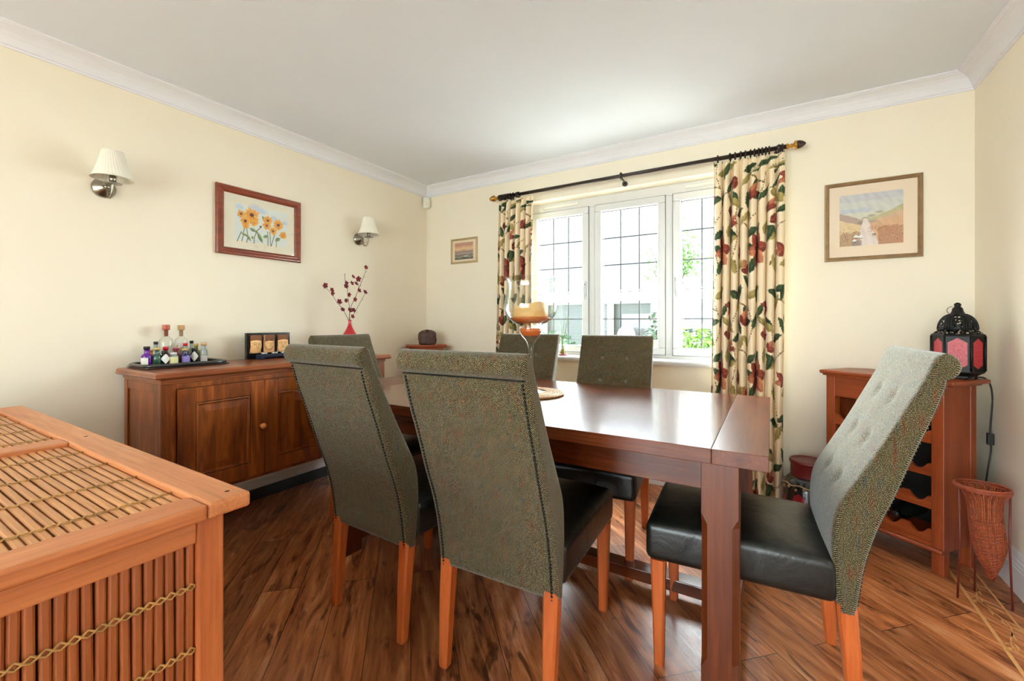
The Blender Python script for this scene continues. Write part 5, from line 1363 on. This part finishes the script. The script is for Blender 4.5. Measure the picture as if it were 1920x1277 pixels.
# small sunset
qp = thing('framed_picture', 'small sunset seascape in a narrow gilt frame left of the window', 'picture', (-2.370, YB - .0005, 1.7715), 0)
FWd, FHt = .296, .226
frame(qp, FWd, FHt, .018, .015, 'gilt_light', [(0, 0), (0, .8), (.2, 1), (.4, .6), (.6, .6), (.8, .9), (1, .5), (1, 0)])
M().box(-FWd / 2 + .012, FWd / 2 - .012, -.005, 0, -FHt / 2 + .012, FHt / 2 - .012).build('backing', 'mat_board', qp)
cw, chh = 130, 96; cvs = canvas(chh, cw, (232, 212, 184)); iw, ih = FWd - .034, FHt - .034
ys, xs = np.mgrid[0:chh, 0:cw]; U = (xs / cw - .10) / .78; V = (ys / chh - .10) / .78; ins = (U >= 0) & (U <= 1) & (V >= 0) & (V <= 1)
nse = np.sin(xs * .11 + 1) + .6 * np.sin(xs * .23 + ys * .1)
for lim, c in ((2, (184, 148, 130)), (.92, (196, 136, 116)), (.80, (214, 164, 130)), (.70, (222, 186, 140)), (.58, (206, 164, 136)), (.50, (148, 124, 116)), (.40, (166, 146, 136)), (.30, (120, 110, 98)), (.20, (134, 136, 120)), (.10, (84, 84, 74))): put(V < lim + .02 * nse, c)
blob(cvs, .58 * cw, .24 * chh, 14, 4, (196, 196, 186), .8); blob(cvs, .55 * cw, .17 * chh, 20, 4, (60, 62, 58), .8)
po = picture_mesh(cvs, iw, ih, qp); po.location = (0, -.0058, 0)
M().box(-iw / 2 - .002, iw / 2 + .002, -.0080, -.0068, -ih / 2 - .002, ih / 2 + .002).build('glazing', 'picture_glass', qp)

# little plant on the window sill
pl = thing('sill_plant', 'thin grassy plant in a small glass dish on the window sill', 'plant', (-1.405, 3.095, .8683))
M().lathe([(.030, 0), (.036, .004), (.038, .010), (.036, .012), (.0005, .008)], seg=24).build('dish', 'c_pink', pl)
M().lathe([(.022, .0105), (.024, .014), (.021, .052), (.019, .052), (.019, .016), (.0005, .015)], seg=20).build('pot', 'g_olive', pl)
colour('grass_blade', sr(96, 116, 56), .6)
mb = M()
for k in range(11):
    a = random.uniform(0, 2 * PI); L_ = random.uniform(.16, .40); s_ = random.uniform(.03, .10)
    mb.tube(catmull([(0.006 * math.cos(a), .006 * math.sin(a), .03), (s_ * .3 * math.cos(a), s_ * .3 * math.sin(a), L_ * .5), (s_ * math.cos(a), s_ * math.sin(a) * .6, L_)], 5), .0022, 5, rf=lambda t: 1.1 - .9 * t)
mb.build('foliage', 'grass_blade', pl)

# ================================================================= garden
plain('paving', sr(190, 184, 170), .9, var=.08, nscale=2); plain('lawn_grass', sr(64, 92, 40), .9, var=.3, nscale=6)
struct(M().box(-14, 12, YB + T + .01, 24, -.20, -.13).build('ground_1', 'paving')); struct(M().box(-8, 8, -12, YR - T - .01, -.20, -.13).build('ground_2', 'paving'))
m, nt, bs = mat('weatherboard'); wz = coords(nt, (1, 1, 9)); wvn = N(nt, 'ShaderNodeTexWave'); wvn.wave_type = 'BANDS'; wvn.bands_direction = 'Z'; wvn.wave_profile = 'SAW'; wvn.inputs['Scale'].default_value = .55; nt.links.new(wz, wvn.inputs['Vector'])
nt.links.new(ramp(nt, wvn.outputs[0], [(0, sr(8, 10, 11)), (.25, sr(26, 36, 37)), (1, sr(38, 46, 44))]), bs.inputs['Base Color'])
shd = thing('garden_shed', 'long low garden shed with dark boards and pale roof beyond the window', 'shed', (-2.2, 8.3, -.13))
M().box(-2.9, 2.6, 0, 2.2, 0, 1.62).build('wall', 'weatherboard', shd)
plain('pale_roof', sr(236, 232, 224), .8)
M().prism([(-.25, 1.66), (2.45, 2.02), (2.45, 2.08), (-.25, 1.76)], 'x', -3.1, 2.8).build('roof', 'pale_roof', shd)
for x in (-2.0, -.55, .75): M().box(x, x + .10, -.16, -.06, 0, 1.68).build('post', 'pale_roof', shd)
M().box(-.30, .45, -.02, 0, .0, 1.42).build('door', 'g_black', shd)
def shrub(label, x, y, w_, h, col, n=1500, base=-.13, seed=1):
    r_ = random.Random(seed); t = thing('garden_shrub', label, 'shrub', (x, y, base))
    mb = M()
    for _ in range(n):
        while True:
            p = Vector((r_.uniform(-1, 1), r_.uniform(-1, 1), r_.uniform(-1, 1)))
            if .35 < p.length < 1: break
        q = Vector((p.x * w_ / 2, p.y * w_ / 2.4, h * (.52 + .46 * p.z))); s_ = r_.uniform(.03, .065)
        d1 = Vector((r_.gauss(0, 1), r_.gauss(0, 1), r_.gauss(0, .6))).normalized(); d2 = d1.cross(Vector((r_.gauss(0, 1), r_.gauss(0, 1), r_.gauss(0, 1)))).normalized()
        mb.add([q - d1 * s_, q - d2 * s_ * .45, q + d1 * s_, q + d2 * s_ * .45], [(0, 1, 2, 3)])
    mb.build('foliage', col, t, fix=False)
    mb = M()
    for k in range(5): mb.tube([(r_.uniform(-.06, .06), r_.uniform(-.06, .06), 0), (r_.uniform(-.1, .1) * w_, r_.uniform(-.1, .1), h * .4), (r_.uniform(-.3, .3) * w_, r_.uniform(-.2, .2) * w_, h * .75)], .015, 6)
    mb.build('stem', 'twig', t)
colour('leaf_a', sr(60, 96, 30), .6); colour('leaf_b', sr(30, 62, 36), .6); colour('leaf_c', sr(74, 108, 28), .6); colour('leaf_d', sr(40, 78, 66), .6)
shrub('dark green bush in the garden seen through the corner-side light', -2.85, 5.9, 1.0, 1.15, 'leaf_b', seed=2)
shrub('low green bush in front of the shed seen through the middle light', -1.98, 6.6, .6, 1.10, 'leaf_a', 900, seed=3)
shrub('yellow-green bush in the garden seen through the curtain-side light', -.75, 6.2, 1.2, 1.28, 'leaf_c', 2000, seed=4)
shrub('leggy bush climbing beside the shed door', -1.58, 7.3, .45, 1.6, 'leaf_b', 500, seed=5)
def tree(label, x, y, h, w_, col, seed):
    r_ = random.Random(seed); t = thing('garden_tree', label, 'tree', (x, y, -.13)); mb = M(); mb.tube([(0, 0, 0), (.05, 0, h * .4), (0, .05, h * .8)], .09, 8, rf=lambda q: 1.1 - .7 * q)
    for k in range(9): a = r_.uniform(0, 6.28); mb.tube([(0, 0, h * r_.uniform(.35, .7)), (math.cos(a) * w_ * .25, math.sin(a) * w_ * .25, h * r_.uniform(.6, .85)), (math.cos(a) * w_ * .45, math.sin(a) * w_ * .45, h * r_.uniform(.7, 1))], .03, 6, rf=lambda q: 1.1 - .9 * q)
    mb.build('trunk', 'twig', t); mb = M()
    for _ in range(1500):
        c_ = Vector((r_.gauss(0, .33) * w_ / 2, r_.gauss(0, .33) * w_ / 2, h * (.78 + r_.gauss(0, .11)))); s_ = r_.uniform(.05, .10)
        d1 = Vector((r_.gauss(0, 1), r_.gauss(0, 1), r_.gauss(0, 1))).normalized(); d2 = d1.cross(Vector((r_.gauss(0, 1), r_.gauss(0, 1), 1))).normalized()
        mb.add([c_ - d1 * s_, c_ - d2 * s_ * .5, c_ + d1 * s_, c_ + d2 * s_ * .5], [(0, 1, 2, 3)])
    mb.build('foliage', col, t, fix=False)
tree('airy tree showing at the top of the curtain-side light', .2, 12.5, 4.9, 2.4, 'leaf_d', 8)
tree('pale tree behind the shed at the top right of the middle light', -3.0, 16.5, 4.4, 2.2, 'leaf_a', 9)
for k, (za, zb) in enumerate(((2.2, 3.05), (2.0, 2.85))):
    yl = 6.5 + k * .3; t = thing('washing_line', ('upper' if k == 0 else 'lower') + ' thin sloping line crossing the sky beyond the window', 'line', (0, 0, 0), 0, 'sloping lines outside')
    M().tube([(-4.4, yl, za - .6), (.6, yl, zb + .6)], .008, 6).build('line', 'lead', t)
    for x_, z_ in ((-4.4, za - .55), (.6, zb + .65)): M().cyl((x_, yl, -.13), (x_, yl, z_), .03, seg=10).build('pole', 'lead', t)
bn = thing('garden_bench', 'pale green garden bench with its back to the window', 'bench', (-1.42, 4.9, -.13))
colour('sage', sr(66, 80, 48), .6)
M().box(-.42, .36, -.02, .02, .62, 1.06).build('backrest', 'sage', bn, bev=.01); M().box(-.42, .36, .0, .45, .42, .46).build('seat', 'sage', bn, bev=.005)
for x in (-.40, .30):
    for y in (0, .40): M().box(x, x + .04, y, y + .04, 0, .42 if y else .62).build('leg', 'sage', bn)
pla = M(); rings = []
for r_, y in ((.10, .0), (.10, -.006), (.09, -.010), (.001, -.008)): rings.append([(r_ * math.cos(2 * PI * j / 32), y, r_ * math.sin(2 * PI * j / 32)) for j in range(32)])
bpl = thing('garden_plate', 'round white plate with blue dots propped on the bench back', 'plate', (-1.42, 4.866, .985))
pla.loft(rings, True, True).build('disc', 'label_white', bpl)
dots = M()
for rr_, n_ in ((.085, 22), (.066, 17), (.048, 12), (.03, 8)):
    for j in range(n_): a = 2 * PI * j / n_; dots.ball((rr_ * math.cos(a), -.0095, rr_ * math.sin(a)), .0058, 6, 4, (1, .3, 1))
dots.build('dot', 'g_blue', bpl)
